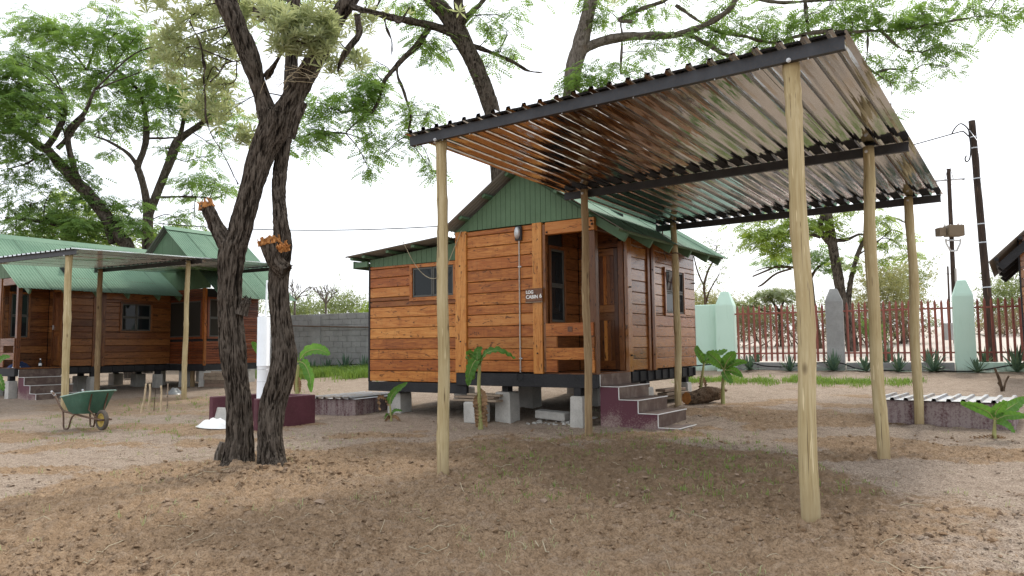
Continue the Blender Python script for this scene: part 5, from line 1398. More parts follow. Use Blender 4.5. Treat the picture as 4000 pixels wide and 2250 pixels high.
# ---------------------------------------------------------------- agaves
def agave_mesh(seed, n=30, L=.5, w_=.028):
    rng = np.random.default_rng(seed); s = Soup()
    for k in range(n):
        a = k * 2.39996 + rng.normal(0, .15); el = math.radians(rng.uniform(8, 82) if k > 6 else rng.uniform(60, 88)); l = L * rng.uniform(.7, 1.1)
        d = V(math.cos(a) * math.cos(el), math.sin(a) * math.cos(el), math.sin(el)); sd = V(-math.sin(a), math.cos(a), 0); nn = np.cross(sd, d)
        vs_ = []
        for t_, ww in ((0, .7), (.3, 1.0), (.65, .75), (1, .03)):
            p = d * l * t_ + V(0, 0, -.09 * t_ * t_ * math.cos(el)) + V(0, 0, .02)
            vs_ += [p - sd * w_ * ww + nn * w_ * ww * .35, p, p + sd * w_ * ww + nn * w_ * ww * .35]
        s.put(np.array(vs_), np.array([[i * 3 + j, i * 3 + j + 1, (i + 1) * 3 + j + 1, (i + 1) * 3 + j] for i in range(3) for j in range(2)]))
    return s.mesh('agave', False)
AG = [agave_mesh(k) for k in (1, 2, 3)]
BEH = (-3.0,)
ags = [((DE1, 895, 1115), 1.0, 'spiky agave right of the banana plants below the fence'), ((DE1, 1400, 1095), .95, 'spiky agave half behind the near right carport pole'), ((DE1, 1955, 1122), 1.15, 'large spiky agave at the foot of the grey pillar'),
       (((3200, 1100), 590, 1114), .95, 'spiky agave just right of the grey pillar'), (((3200, 1100), 1000, 1112), 1.0, 'spiky agave between the two right carport poles'), (((3200, 1100), 1440, 1125), 1.2, 'large spiky agave left of the lone mint pillar'),
       (((3200, 1100), 1990, 1125), .85, 'low spiky agave just right of the lone mint pillar'), (((3200, 1100), 2490, 1116), 1.35, 'largest spiky agave at the right end of the fence'),
       ((DL4, 1675, 648), 1.0, 'spiky agave nearest the big tree by the block wall'), ((DL4, 1860, 640), 1.15, 'second spiky agave from the tree by the block wall'), ((DL4, 2090, 640), 1.3, 'third spiky agave from the tree by the block wall'), ((DL4, 2325, 628), 1.2, 'spiky agave at the cabin corner by the block wall')]
for k, ((o, a, b), sc_, lab) in enumerate(ags):
    X = o[0] + a * K_; s_ = None
    # stand on the line half a metre in front of the boundary
    d = AX_F + (X - 2000) / FPX * AX_R - (o[1] + b * K_ - 1125) / FPX * AX_U
    q = BP - .42 * BN; t_ = np.dot(q - V(0, 0, CAM_Z), BN) / np.dot(d, BN); p = V(0, 0, CAM_Z) + d * t_
    add('agave', AG[k % 3], 'agave_leaf', None, (p[0], p[1], gz(p[0], p[1])), (0, 0, k * 1.3), lab, 'agave', 'agaves along the boundary', scale=(sc_,) * 3)
for k, (o, a, b, sc_, lab) in enumerate(((DE1, 985, 1005, 1.0, 'agave behind the fence near the mint wall'), ((3200, 1100), 850, 1000, 1.25, 'agave behind the fence seen between two carport poles'), ((3200, 1100), 1370, 985, 1.1, 'agave behind the fence left of the lone mint pillar'), ((3200, 1100), 2080, 1000, 1.0, 'agave behind the fence right of the lone mint pillar'))):
    X = o[0] + a * K_; d = AX_F + (X - 2000) / FPX * AX_R - (o[1] + b * K_ - 1125) / FPX * AX_U
    q = BP + .45 * BN; t_ = np.dot(q - V(0, 0, CAM_Z), BN) / np.dot(d, BN); p = V(0, 0, CAM_Z) + d * t_
    add('agave', AG[(k + 1) % 3], 'agave_leaf', None, (p[0], p[1], gz(p[0], p[1]) + .1), (0, 0, k * 2.1), lab, 'agave', 'agaves along the boundary', scale=(sc_,) * 3)

# ---------------------------------------------------------------- leaves for trees
def spray_pinnate(nl=5, L=.26, lw=.044, ll=.115, droop=.25):
    """feathery compound leaf: rachis with paired narrow leaflets"""
    vs_, fs = [], []
    def quad(p, d, s, l, w_):
        k = len(vs_); vs_.extend([p, p + d * l * .45 + s * w_, p + d * l, p + d * l * .45 - s * w_]); fs.append([k, k + 1, k + 2, k + 3])
    for i in range(nl):
        t_ = (i + .6) / nl; p = V(L * t_, 0, -droop * L * t_ * t_)
        for sg in (1, -1):
            a = sg * math.radians(68 - 22 * t_); d = V(math.cos(a), math.sin(a), -.25); d /= np.linalg.norm(d)
            quad(p, d, V(-math.sin(a), math.cos(a), .15 * sg), ll * (1 - .35 * abs(t_ - .4)), lw * .5)
    quad(V(L, 0, -droop * L), V(1, 0, -.4) / 1.08, V(0, 1, 0), ll * .8, lw * .5)
    return np.array(vs_), np.array(fs)
def spray_rosette(n=11, ll=.105, lw=.019):
    vs_, fs = [], []
    for i in range(n):
        a = i * 2.39996; el = math.radians(10 + 60 * (i / n)); d = V(math.cos(a) * math.cos(el), math.sin(a) * math.cos(el), math.sin(el)); s_ = V(-math.sin(a), math.cos(a), 0)
        k = len(vs_); l = ll * (1.1 - .4 * i / n)
        vs_.extend([V(0, 0, 0), d * l * .55 + s_ * lw * .5, d * l + V(0, 0, -.012), d * l * .55 - s_ * lw * .5]); fs.append([k, k + 1, k + 2, k + 3])
    return np.array(vs_), np.array(fs)
def spray_twig(n=9, L=.3, ll=.05, lw=.022):
    vs_, fs = [], []; rng = np.random.default_rng(5)
    for i in range(n):
        t_ = (i + .5) / n; a = rng.uniform(0, 6.28); d = V(.4, math.cos(a), math.sin(a)); d /= np.linalg.norm(d); s_ = np.cross(d, V(1, 0, 0)); p = V(L * t_, 0, 0); k = len(vs_)
        vs_.extend([p, p + d * ll * .5 + s_ * lw * .5, p + d * ll, p + d * ll * .5 - s_ * lw * .5]); fs.append([k, k + 1, k + 2, k + 3])
    return np.array(vs_), np.array(fs)
DENS = {'pin': 1.6, 'pinfine': 1.55, 'ros': .8}
SPRAY = {'pin': spray_pinnate(), 'pinfine': spray_pinnate(6, .28, .040, .095, .35), 'ros': spray_rosette(), 'twig': spray_twig()}

def crown(pts, dirs, kind, size, rng, tilt=.35):
    """a leaf spray at every point, pointing roughly along dirs and lying roughly flat"""
    tv, tf = SPRAY[kind]; n = len(pts)
    d = dirs + rng.normal(0, .35, (n, 3)) * V(1, 1, .5); d /= np.linalg.norm(d, axis=1)[:, None]
    up = V(0, 0, 1) + rng.normal(0, tilt, (n, 3)); s_ = np.cross(up, d); s_ /= np.linalg.norm(s_, axis=1)[:, None]; u_ = np.cross(d, s_)
    sc_ = (size * rng.uniform(.65, 1.25, n))[:, None, None]
    v = pts[:, None, :] + sc_ * (tv[None, :, :1] * d[:, None] + tv[None, :, 1:2] * s_[:, None] + tv[None, :, 2:] * u_[:, None])
    f = tf[None] + (np.arange(n) * len(tv))[:, None, None]
    return v.reshape(-1, 3), f.reshape(-1, 4)

def grow(root_pts, clusters, rng, wood, leaves, kind, size, twig_r=.012, pads=5, flat=.22, sides=5):
    """from the nearest points of the limbs a branch runs to each foliage cluster, splits into twigs and ends in flat pads of leaf sprays"""
    RP = np.array(root_pts)
    for (c, r, n) in clusters:
        c = np.array(c, float); r = np.array(r, float) * 1.18
        k = np.argmin(np.linalg.norm(RP - c, axis=1) + .6 * np.maximum(0, RP[:, 2] - c[2]))
        a = RP[k]; L = np.linalg.norm(c - a)
        mid = (a + c) / 2 + rng.normal(0, .10, 3) * L + V(0, 0, .06 * L)
        br = smooth_path([a, mid, c], 12); r0 = twig_r * (1 + .5 * min(L, 3))
        v, f, q = tube(br, np.linspace(r0, twig_r * .7, 12), sides, None, False); wood.put(v, f, q)
        m = max(2, pads)
        for j in range(m):
            off = rng.normal(0, .55, 3); off /= max(1, np.linalg.norm(off) / 1.0)
            pc = c + off * r
            b0 = br[rng.integers(6, 12)]
            tw = smooth_path([b0, (b0 + pc) / 2 + rng.normal(0, .06, 3), pc], 7)
            v, f, q = tube(tw, np.linspace(twig_r * .6, twig_r * .2, 7), 4, None, False); wood.put(v, f, q)
            nn = max(4, int(n * DENS.get(kind, 1) / m)); pr = np.mean(r) * .62
            th = rng.uniform(0, 6.28, nn); rr_ = pr * np.sqrt(rng.random(nn))
            p = np.stack([pc[0] + rr_ * np.cos(th), pc[1] + rr_ * np.sin(th), pc[2] + rng.normal(0, flat * pr, nn) - .12 * rr_], 1)
            d = np.stack([np.cos(th), np.sin(th), -.2 + 0 * th], 1)
            leaves.put(*crown(p, d, kind, size, rng))

def tree(name, label, limbs, clusters, bark, leafmat, kind, size, seed, sides=12, group=None, bark_p=None, twig_r=.012, pads=5, flat=.22, base=None, seglen=.15, leaf_name='crown'):
    """limbs: lists of (point, radius); the first limb starts in the ground"""
    rng = np.random.default_rng(seed); wood, lv = Soup(), Soup(); rp = []
    for k, lm in enumerate(limbs):
        P = np.array([list(p) + [r] for p, r in lm]); L = np.linalg.norm(np.diff(P[:, :3], axis=0), axis=1).sum(); n = max(8, int(L / seglen))
        Q = smooth_path(P, n); v, f, q = tube(Q[:, :3], np.maximum(Q[:, 3], .004), sides if k < 4 else max(6, sides // 2), bark_p, True, seed + k); wood.put(v, f, q)
        rp += list(Q[:, :3][n // 4:]) if k == 0 else list(Q[:, :3])
    if clusters: grow(rp, clusters, rng, wood, lv, kind, size, twig_r, pads, flat)
    b = np.array(limbs[0][0][0])
    root = thing(name, label, 'tree', b, 0, group)
    for s_ in (wood, lv):
        s_.v = [v - b for v in s_.v]
    add('trunk', wood.mesh('trunk', True, 'ridge'), bark, root)
    if clusters:
        add(leaf_name, lv.mesh('crown'), leafmat, root, kind='stuff')
    return root

def lim(Y, *pts):
    """limb traced as (x, y, radius in photo pixels[, extra distance])"""
    out_ = []
    for p in pts:
        y_ = Y + (p[3] if len(p) > 3 else 0); out_.append((at(p[0], p[1], y_), p[2] / FPX * y_))
    return out_
def clu(Y, *cs):
    """foliage clusters traced as (x, y, half width px, half height px, sprays[, extra distance])"""
    o = []
    for c in cs:
        y_ = Y + (c[5] if len(c) > 5 else 0); s_ = y_ / FPX; o.append((at(c[0], c[1], y_), (c[2] * s_, c[2] * s_ * 1.2, c[3] * s_), c[4]))
    return o
# ---------------------------------------------------------------- the twin-stemmed tree in front
TY = 8.1
gb = gz(-2.75, 8.0) - .12
def foot(px, Y, r): return (V(*at(px, 1850, Y)[:2], gb), r)
tA = [foot(925, TY - .05, .235), (at(932, 1800, TY), .195)] + lim(TY, (936, 1690, 54), (932, 1570, 53), (920, 1450, 52), (908, 1330, 51), (898, 1210, 51), (897, 1100, 52), (905, 990, 58), (935, 910, 50), (955, 830, 50), (985, 720, 52), (1025, 600, 58), (1070, 500, 66), (1085, 445, 66))
tA2 = lim(TY, (1075, 500, 60), (1040, 420, 46), (1005, 320, 40), (965, 200, 44), (925, 90, 45), (885, 0, 45), (840, -140, 44, .2), (780, -330, 38, .5), (700, -520, 28, 1.0), (640, -700, 16, 1.4))
tA3 = lim(TY, (1090, 470, 58), (1140, 390, 50), (1190, 300, 46), (1255, 190, 42), (1320, 70, 40), (1362, 0, 40), (1440, -140, 38, .2), (1560, -330, 32, .6), (1720, -500, 24, 1.2), (1850, -640, 14, 1.6))
tB = [foot(1065, TY - .12, .22), (at(1060, 1790, TY - .08), .185)] + lim(TY, (1055, 1690, 56, -.05), (1068, 1580, 60), (1098, 1480, 60), (1112, 1400, 58), (1108, 1330, 52), (1096, 1240, 48), (1088, 1130, 47), (1096, 1040, 44), (1110, 950, 42), (1100, 860, 36), (1090, 770, 33, .1), (1093, 680, 34, .15), (1105, 580, 34, .2), (1118, 470, 33, .3), (1132, 350, 32, .35), (1142, 200, 31, .4), (1145, 60, 30, .4), (1150, -120, 28, .5), (1180, -330, 22, .8), (1230, -560, 14, 1.2))
tS1 = lim(TY - .02, (915, 985, 50), (880, 945, 44), (846, 890, 36), (822, 840, 32), (803, 800, 27))
tS2 = lim(TY - .10, (1120, 1060, 40), (1085, 1030, 38), (1060, 975, 42), (1052, 945, 45))
tS3 = lim(TY - .05, (945, 1230, 24), (958, 1190, 18), (966, 1168, 11))
tK = lim(TY - .25, (1140, 540, 14), (1160, 470, 13), (1185, 400, 11))
rngt = np.random.default_rng(77)
twl = [lim(TY, (960, 240, 6), (930, 238, 5), (880, 248, 4, -.1), (850, 290, 3, -.2), (820, 320, 2, -.3)),
       lim(TY, (1040, 300, 14), (1075, 250, 10, -.2), (1110, 190, 8, -.3), (1150, 130, 6, -.4)),
       lim(TY, (930, 720, 5), (880, 620, 4, -.2), (810, 480, 3, -.3), (800, 330, 2.5, -.4), (790, 200, 2.5, -.4), (740, 80, 2, -.5)),
       lim(TY, (1000, 40, 12), (1060, 90, 8, -.3), (1120, 130, 6, -.5), (1180, 170, 4, -.6)),
       lim(TY, (1360, 20, 16), (1420, 40, 13, -.2), (1520, 60, 10, -.3), (1560, 90, 6, -.3), (1600, 30, 4, -.3)),
       lim(TY, (1395, 60, 9), (1400, 140, 8, -.1), (1360, 190, 7, -.2), (1330, 240, 5, -.2), (1320, 280, 3, -.2))]
# foliage of grey-green narrow leaves: the near sprigs, the veil on the left, and the canopy overhead
olive = clu(TY - .5, (1180, 110, 95, 55, 90), (1250, 160, 60, 40, 60), (1130, 60, 60, 40, 45), (1110, 190, 40, 25, 14), (1060, 40, 30, 25, 14), (1270, 90, 30, 30, 20)) + \
    clu(TY + .8, (770, 60, 120, 60, 75), (680, 130, 80, 60, 55), (800, 190, 110, 60, 75), (720, 260, 90, 60, 60), (840, 330, 80, 60, 55), (660, 200, 50, 50, 26), (780, 400, 70, 40, 36), (900, 430, 60, 40, 32), (860, 60, 70, 50, 45), (880, 180, 60, 50, 36), (960, 540, 40, 40, 18), (1230, 60, 120, 50, 55, .2), (1400, 60, 70, 40, 30), (1380, 230, 40, 20, 14), (1290, 250, 40, 40, 20), (1000, 60, 60, 50, 36), (930, 30, 90, 40, 40)) + \
    [((x, y, z), (1.0, 1.0, .4), 95) for x, y, z in ((-4.6, 8.2, 6.4), (-3.6, 9.4, 6.9), (-2.4, 8.2, 6.9), (-1.2, 9.6, 7.0), (-.4, 8.6, 6.8), (-5.4, 9.6, 6.6), (-4.0, 10.8, 7.3), (.9, 10.4, 7.2))]
def thin(l, k=.9): return [(p, r * k) for p, r in l]
front = tree('forked_tree', 'big twin-stemmed rough barked tree with broken branch stubs in the foreground', [thin(tA, .88), thin(tB, .80), thin(tA2, .86), thin(tA3, .86), thin(tS1, .78), thin(tS2, .85), tS3, tK] + twl, olive, 'bark_dark', 'leaf_olive', 'ros', 1.35, 21, sides=120, bark_p=(.024, .024, .20), twig_r=.006, pads=6, flat=.55, seglen=.023)
# splintered fresh wood on the two stubs
def splinters(c, ax, r, n, seed, L=.07):
    rng = np.random.default_rng(seed); s = Soup(); ax = np.array(ax, float) / np.linalg.norm(ax); a1 = np.cross(ax, V(0, 1, 0)); a1 /= np.linalg.norm(a1); a2 = np.cross(ax, a1)
    for _ in range(n):
        a = rng.uniform(0, 6.28); q = r * math.sqrt(rng.random()); p = np.array(c) + (a1 * math.cos(a) + a2 * math.sin(a)) * q; l = L * rng.uniform(.3, 1.2); w_ = .014 * rng.uniform(.5, 1.5)
        d = ax + rng.normal(0, .35, 3); d /= np.linalg.norm(d); s1 = np.cross(d, rng.normal(0, 1, 3)); s1 /= np.linalg.norm(s1); s2 = np.cross(d, s1)
        b = p - d * .03
        vs_ = [b + s1 * w_, b + s2 * w_, b - s1 * w_, b - s2 * w_, p + d * l + s1 * w_ * .5, p + d * l * .9 + s2 * w_ * .4, p + d * l - s1 * w_ * .5, p + d * l * .8 - s2 * w_ * .3]
        s.put(np.array(vs_), np.array([[0, 1, 5, 4], [1, 2, 6, 5], [2, 3, 7, 6], [3, 0, 4, 7], [4, 5, 6, 7]]))
    return s.mesh('splinters')
fb = np.array(front.location)
add('broken_end', splinters(at(805, 805, TY - .02) - fb, (-.4, 0, 1), .072, 60, 1), 'fresh_cut_wood', front)
add('broken_end', splinters(at(1050, 945, TY - .12) - fb, (-.2, -.1, 1), .12, 110, 2, .06), 'fresh_cut_wood', front)
add('broken_end', splinters(at(1105, 965, TY - .30) - fb, (.1, -.6, .6), .06, 40, 3, .05), 'fresh_cut_wood', front)
add('broken_end', splinters(at(965, 1175, TY - .05) - fb, (.2, -.1, 1), .03, 20, 4, .05), 'bark_grey', front)
heal = at(935, 1595, TY - .17) - fb
add('bark_scar', splinters(heal, (0, -1, 0), .085, 60, 5, .022), 'fresh_cut_wood', front)
# bird-nest of bare twigs in the fork
s = Soup(); rn = np.random.default_rng(8); c = at(1150, 300, TY - .25)
for _ in range(16):
    a = rn.uniform(-1.3, 1.3) + (math.pi if rn.random() < .4 else 0); l = rn.uniform(.15, .5); p = c + rn.normal(0, .06, 3)
    q = p + l * V(math.cos(a), rn.uniform(-.4, .3), math.sin(a) * .5 - .1); v, f, g = tube(smooth_path([p, (p + q) / 2 + rn.normal(0, .04, 3), q], 6), .003, 4, None, False); s.put(v - fb, f, g)
add('dead_twigs', s.mesh('twigs'), 'straw', front)

# ---------------------------------------------------------------- trees behind the cabins
PK = dict(kind='pin', bark_p=(.02, .07, .3), sides=20)
Y1 = 29.0
tree('spreading_tree', 'fork-trunked feathery tree behind the tall cabin', [
    [(V(*at(575, 1330, Y1)[:2], .4), .24)] + lim(Y1, (575, 1100, 21), (576, 930, 20), (578, 840, 20)),
    lim(Y1, (578, 850, 16), (568, 760, 14), (548, 680, 13), (538, 650, 13), (560, 590, 12), (572, 520, 12), (560, 400, 8), (520, 330, 5), (440, 260, 4)),
    lim(Y1, (578, 850, 18), (620, 740, 16), (660, 640, 17), (690, 560, 19), (720, 530, 14), (790, 480, 12), (830, 430, 9), (900, 380, 6)),
    lim(Y1, (545, 660, 8), (500, 600, 6), (420, 550, 5), (360, 530, 3)), lim(Y1, (700, 545, 11), (715, 480, 8, .5), (720, 400, 6, 1), (650, 330, 4, 1)), lim(Y1, (570, 540, 6), (640, 540, 5), (700, 535, 4)),
    lim(Y1, (620, 770, 4), (700, 768, 4), (780, 770, 3), (820, 775, 2)), lim(Y1, (340, 275, 6, 1), (370, 190, 5, 1), (420, 90, 3, 1)), lim(Y1, (340, 275, 5, 1), (280, 200, 4, 1), (170, 100, 3, 1))],
    clu(Y1, (140, 70, 80, 40, 70), (90, 110, 60, 40, 60), (200, 130, 90, 50, 90), (300, 110, 70, 40, 70), (430, 50, 60, 22, 40), (470, 110, 90, 40, 90), (560, 120, 60, 40, 60), (390, 150, 80, 40, 80), (280, 180, 90, 40, 80), (500, 190, 80, 35, 70), (600, 190, 40, 40, 36), (160, 220, 80, 50, 80), (250, 270, 100, 40, 90), (400, 290, 90, 35, 90), (500, 300, 90, 35, 90), (620, 300, 80, 40, 80), (330, 340, 100, 35, 90), (450, 360, 100, 35, 100), (560, 370, 90, 35, 90), (680, 360, 70, 40, 70), (760, 330, 60, 60, 55), (860, 340, 60, 60, 50), (640, 430, 80, 30, 70), (520, 440, 80, 25, 50), (760, 430, 80, 30, 60), (420, 430, 80, 30, 50), (880, 440, 60, 30, 40), (920, 500, 60, 30, 35), (460, 500, 60, 22, 36), (380, 500, 60, 25, 30), (620, 500, 60, 20, 24), (760, 710, 70, 20, 50), (840, 700, 60, 25, 45), (720, 760, 50, 12, 20), (900, 740, 50, 22, 30), (760, 850, 60, 20, 30), (700, 860, 50, 20, 26), (840, 480, 40, 30, 24), (650, 580, 40, 20, 14), (790, 610, 60, 20, 26), (830, 570, 50, 20, 22), (430, 600, 30, 20, 10)),
    'bark_dark', 'leaf_acacia', size=1.35, seed=31, group='feathery trees behind the cabins', twig_r=.016, pads=8, flat=.25, seglen=.12, **PK)
Y2 = 26.0
tree('spreading_tree', 'leaning many-limbed dark tree above the far cabin roof', [
    [(V(*at(520, 1300, Y2)[:2], .35), .26)] + lim(Y2, (505, 1010, 26), (470, 930, 24), (410, 840, 24), (345, 760, 25), (300, 715, 24), (250, 660, 20), (190, 590, 17), (150, 570, 14), (90, 525, 12), (30, 485, 9), (-60, 440, 7)),
    lim(Y2, (310, 720, 14), (285, 640, 12), (265, 550, 11), (275, 500, 12), (330, 440, 9), (370, 350, 6)), lim(Y2, (180, 580, 12), (215, 530, 11), (245, 470, 10), (255, 410, 7), (240, 350, 5)), lim(Y2, (225, 580, 11), (265, 540, 10), (290, 500, 9), (330, 460, 6)),
    lim(Y2, (300, 910, 10), (220, 880, 8), (120, 860, 6), (20, 850, 4)), lim(Y2, (440, 950, 13), (420, 900, 12), (410, 860, 10)), lim(Y2, (170, 600, 4), (100, 640, 4), (30, 660, 3))],
    clu(Y2, (60, 310, 110, 50, 120, -1), (40, 230, 80, 50, 80, -1), (150, 350, 90, 40, 90, -1), (30, 390, 80, 50, 110, -1), (130, 430, 80, 35, 70), (220, 400, 70, 35, 60), (40, 470, 70, 40, 70), (250, 480, 60, 25, 40), (60, 560, 70, 30, 50), (130, 600, 60, 25, 40), (20, 600, 50, 40, 40), (120, 660, 60, 30, 40), (200, 620, 50, 20, 30), (290, 620, 50, 30, 36), (60, 690, 60, 25, 30), (10, 720, 40, 20, 16), (230, 690, 50, 20, 24), (330, 690, 50, 30, 36), (200, 750, 60, 20, 30), (310, 780, 70, 25, 50), (380, 790, 60, 20, 36), (120, 790, 80, 25, 60), (60, 840, 80, 25, 70), (180, 850, 90, 30, 90), (280, 860, 90, 30, 90), (380, 880, 80, 28, 80), (470, 860, 60, 28, 60), (60, 900, 80, 25, 60), (150, 920, 80, 25, 60), (260, 930, 80, 22, 60), (360, 930, 70, 20, 50), (440, 800, 50, 20, 30), (520, 860, 50, 25, 40), (560, 900, 50, 20, 30), (540, 790, 40, 15, 14), (20, 300, 90, 60, 110, -2), (80, 380, 80, 50, 110, -2), (20, 450, 70, 50, 100, -2), (110, 480, 60, 40, 60, -2), (30, 520, 60, 40, 70, -2), (60, 200, 70, 40, 60, -1), (640, 250, 60, 50, 50, 2), (700, 180, 60, 50, 40, 2)),
    'bark_dark', 'leaf_acacia_dark', size=1.2, seed=32, group='feathery trees behind the cabins', twig_r=.015, pads=8, flat=.25, seglen=.12, **PK)
Y3 = 34.0
tree('spreading_tree', 'bright yellowish tree far behind the left cabins', [[(V(*at(330, 1290, Y3)[:2], .6), .2)] + lim(Y3, (330, 1100, 14), (300, 950, 11), (260, 860, 6)), lim(Y3, (320, 1000, 9), (380, 900, 6), (440, 820, 4))],
    clu(Y3, (280, 800, 80, 40, 70), (360, 850, 80, 40, 70), (200, 870, 90, 40, 80), (120, 920, 90, 40, 70), (300, 910, 80, 40, 70), (420, 930, 80, 40, 70), (60, 960, 80, 30, 60), (220, 960, 90, 30, 70), (700, 900, 60, 30, 50), (640, 940, 60, 30, 40), (740, 930, 50, 25, 30)), 'bark_dark', 'leaf_lime', size=1.8, seed=33, group='feathery trees behind the cabins', twig_r=.015, pads=5, **PK)
Y4 = 21.0
tree('spreading_tree', 'leaning bare-limbed tree rising behind the near cabin ridge', [
    [(V(*at(1960, 1330, Y4)[:2], .5), .30)] + lim(Y4, (1955, 800, 36), (1940, 560, 34), (1925, 450, 33), (1895, 350, 34), (1862, 270, 33), (1830, 200, 34), (1785, 120, 38), (1745, 55, 33), (1690, 0, 32), (1600, -110, 28), (1480, -220, 20), (1300, -320, 12)),
    lim(Y4, (1780, 120, 26), (1800, 60, 22, -.2), (1790, 0, 20, -.3), (1830, -100, 16, -.5), (1900, -220, 10, -.8)), lim(Y4, (1775, 130, 22), (1700, 105, 16), (1600, 82, 14, -.2), (1500, 62, 12, -.4), (1400, 35, 9, -.6), (1300, 10, 6, -.8)),
    lim(Y4, (1680, 100, 13), (1640, 165, 12), (1600, 205, 11), (1560, 245, 11), (1530, 280, 8), (1500, 320, 7), (1480, 390, 6), (1450, 440, 5), (1390, 480, 4), (1350, 520, 3)),
    lim(Y4, (1800, 90, 16), (1850, 40, 12, .3), (1880, 10, 10, .5), (1930, -60, 7, .7)), lim(Y4, (1850, 180, 11), (1920, 205, 8), (2000, 240, 6), (2060, 275, 5), (2120, 285, 3)), lim(Y4, (1550, 255, 7), (1555, 300, 6), (1575, 350, 6), (1590, 400, 5), (1605, 455, 4), (1590, 530, 3)),
    lim(Y4, (1500, 60, 6), (1510, 110, 5), (1530, 160, 4), (1530, 220, 3)), lim(Y4, (1470, 430, 4), (1400, 430, 3), (1340, 440, 2)), lim(Y4, (1450, 60, 6), (1480, 10, 5), (1500, -30, 4))],
    clu(Y4, (1440, 300, 60, 45, 60), (1400, 350, 70, 30, 60), (1470, 350, 50, 40, 50), (1350, 400, 70, 30, 55), (1420, 390, 60, 25, 45), (1310, 440, 70, 30, 50), (1240, 470, 60, 30, 45), (1200, 520, 60, 20, 36), (1300, 520, 60, 25, 36), (1450, 450, 50, 30, 36), (1440, 530, 50, 30, 36), (1460, 580, 40, 30, 24), (1500, 600, 40, 20, 16), (1610, 400, 50, 30, 32), (1600, 460, 50, 25, 30), (1680, 440, 40, 22, 24), (1580, 540, 40, 30, 24), (1640, 580, 40, 40, 26), (1680, 640, 35, 30, 18), (1700, 680, 22, 20, 10), (1440, 660, 18, 25, 6), (1640, 150, 60, 25, 45), (1700, 165, 50, 25, 36), (1720, 210, 40, 20, 18), (1650, 30, 70, 25, 40), (1600, 20, 40, 20, 18), (1880, 60, 40, 40, 20), (1960, 60, 50, 30, 22), (1980, 120, 40, 30, 16), (1900, 110, 40, 30, 18), (1960, 190, 50, 30, 24), (1910, 260, 40, 30, 16), (2010, 210, 40, 20, 14), (1240, 400, 50, 30, 30), (1160, 440, 40, 30, 22), (1130, 560, 50, 20, 24), (1230, 560, 50, 15, 16), (1470, 240, 40, 30, 14)) +
    [((x, y, z), (1.3, 1.3, .4), 110) for x, y, z in ((-6, 20, 12.0), (-4, 19, 12.6), (-2.2, 19.5, 12.8), (-.6, 20, 12.6), (1.2, 20.5, 12.2), (-7.6, 20.5, 11.4), (-3.2, 22, 13.0))],
    'bark_dark', 'leaf_acacia', size=1.15, seed=34, group='feathery trees behind the cabins', twig_r=.012, pads=6, flat=.45, seglen=.07, kind='pinfine', bark_p=(.022, .05, .12), sides=40)
Y5 = 18.5
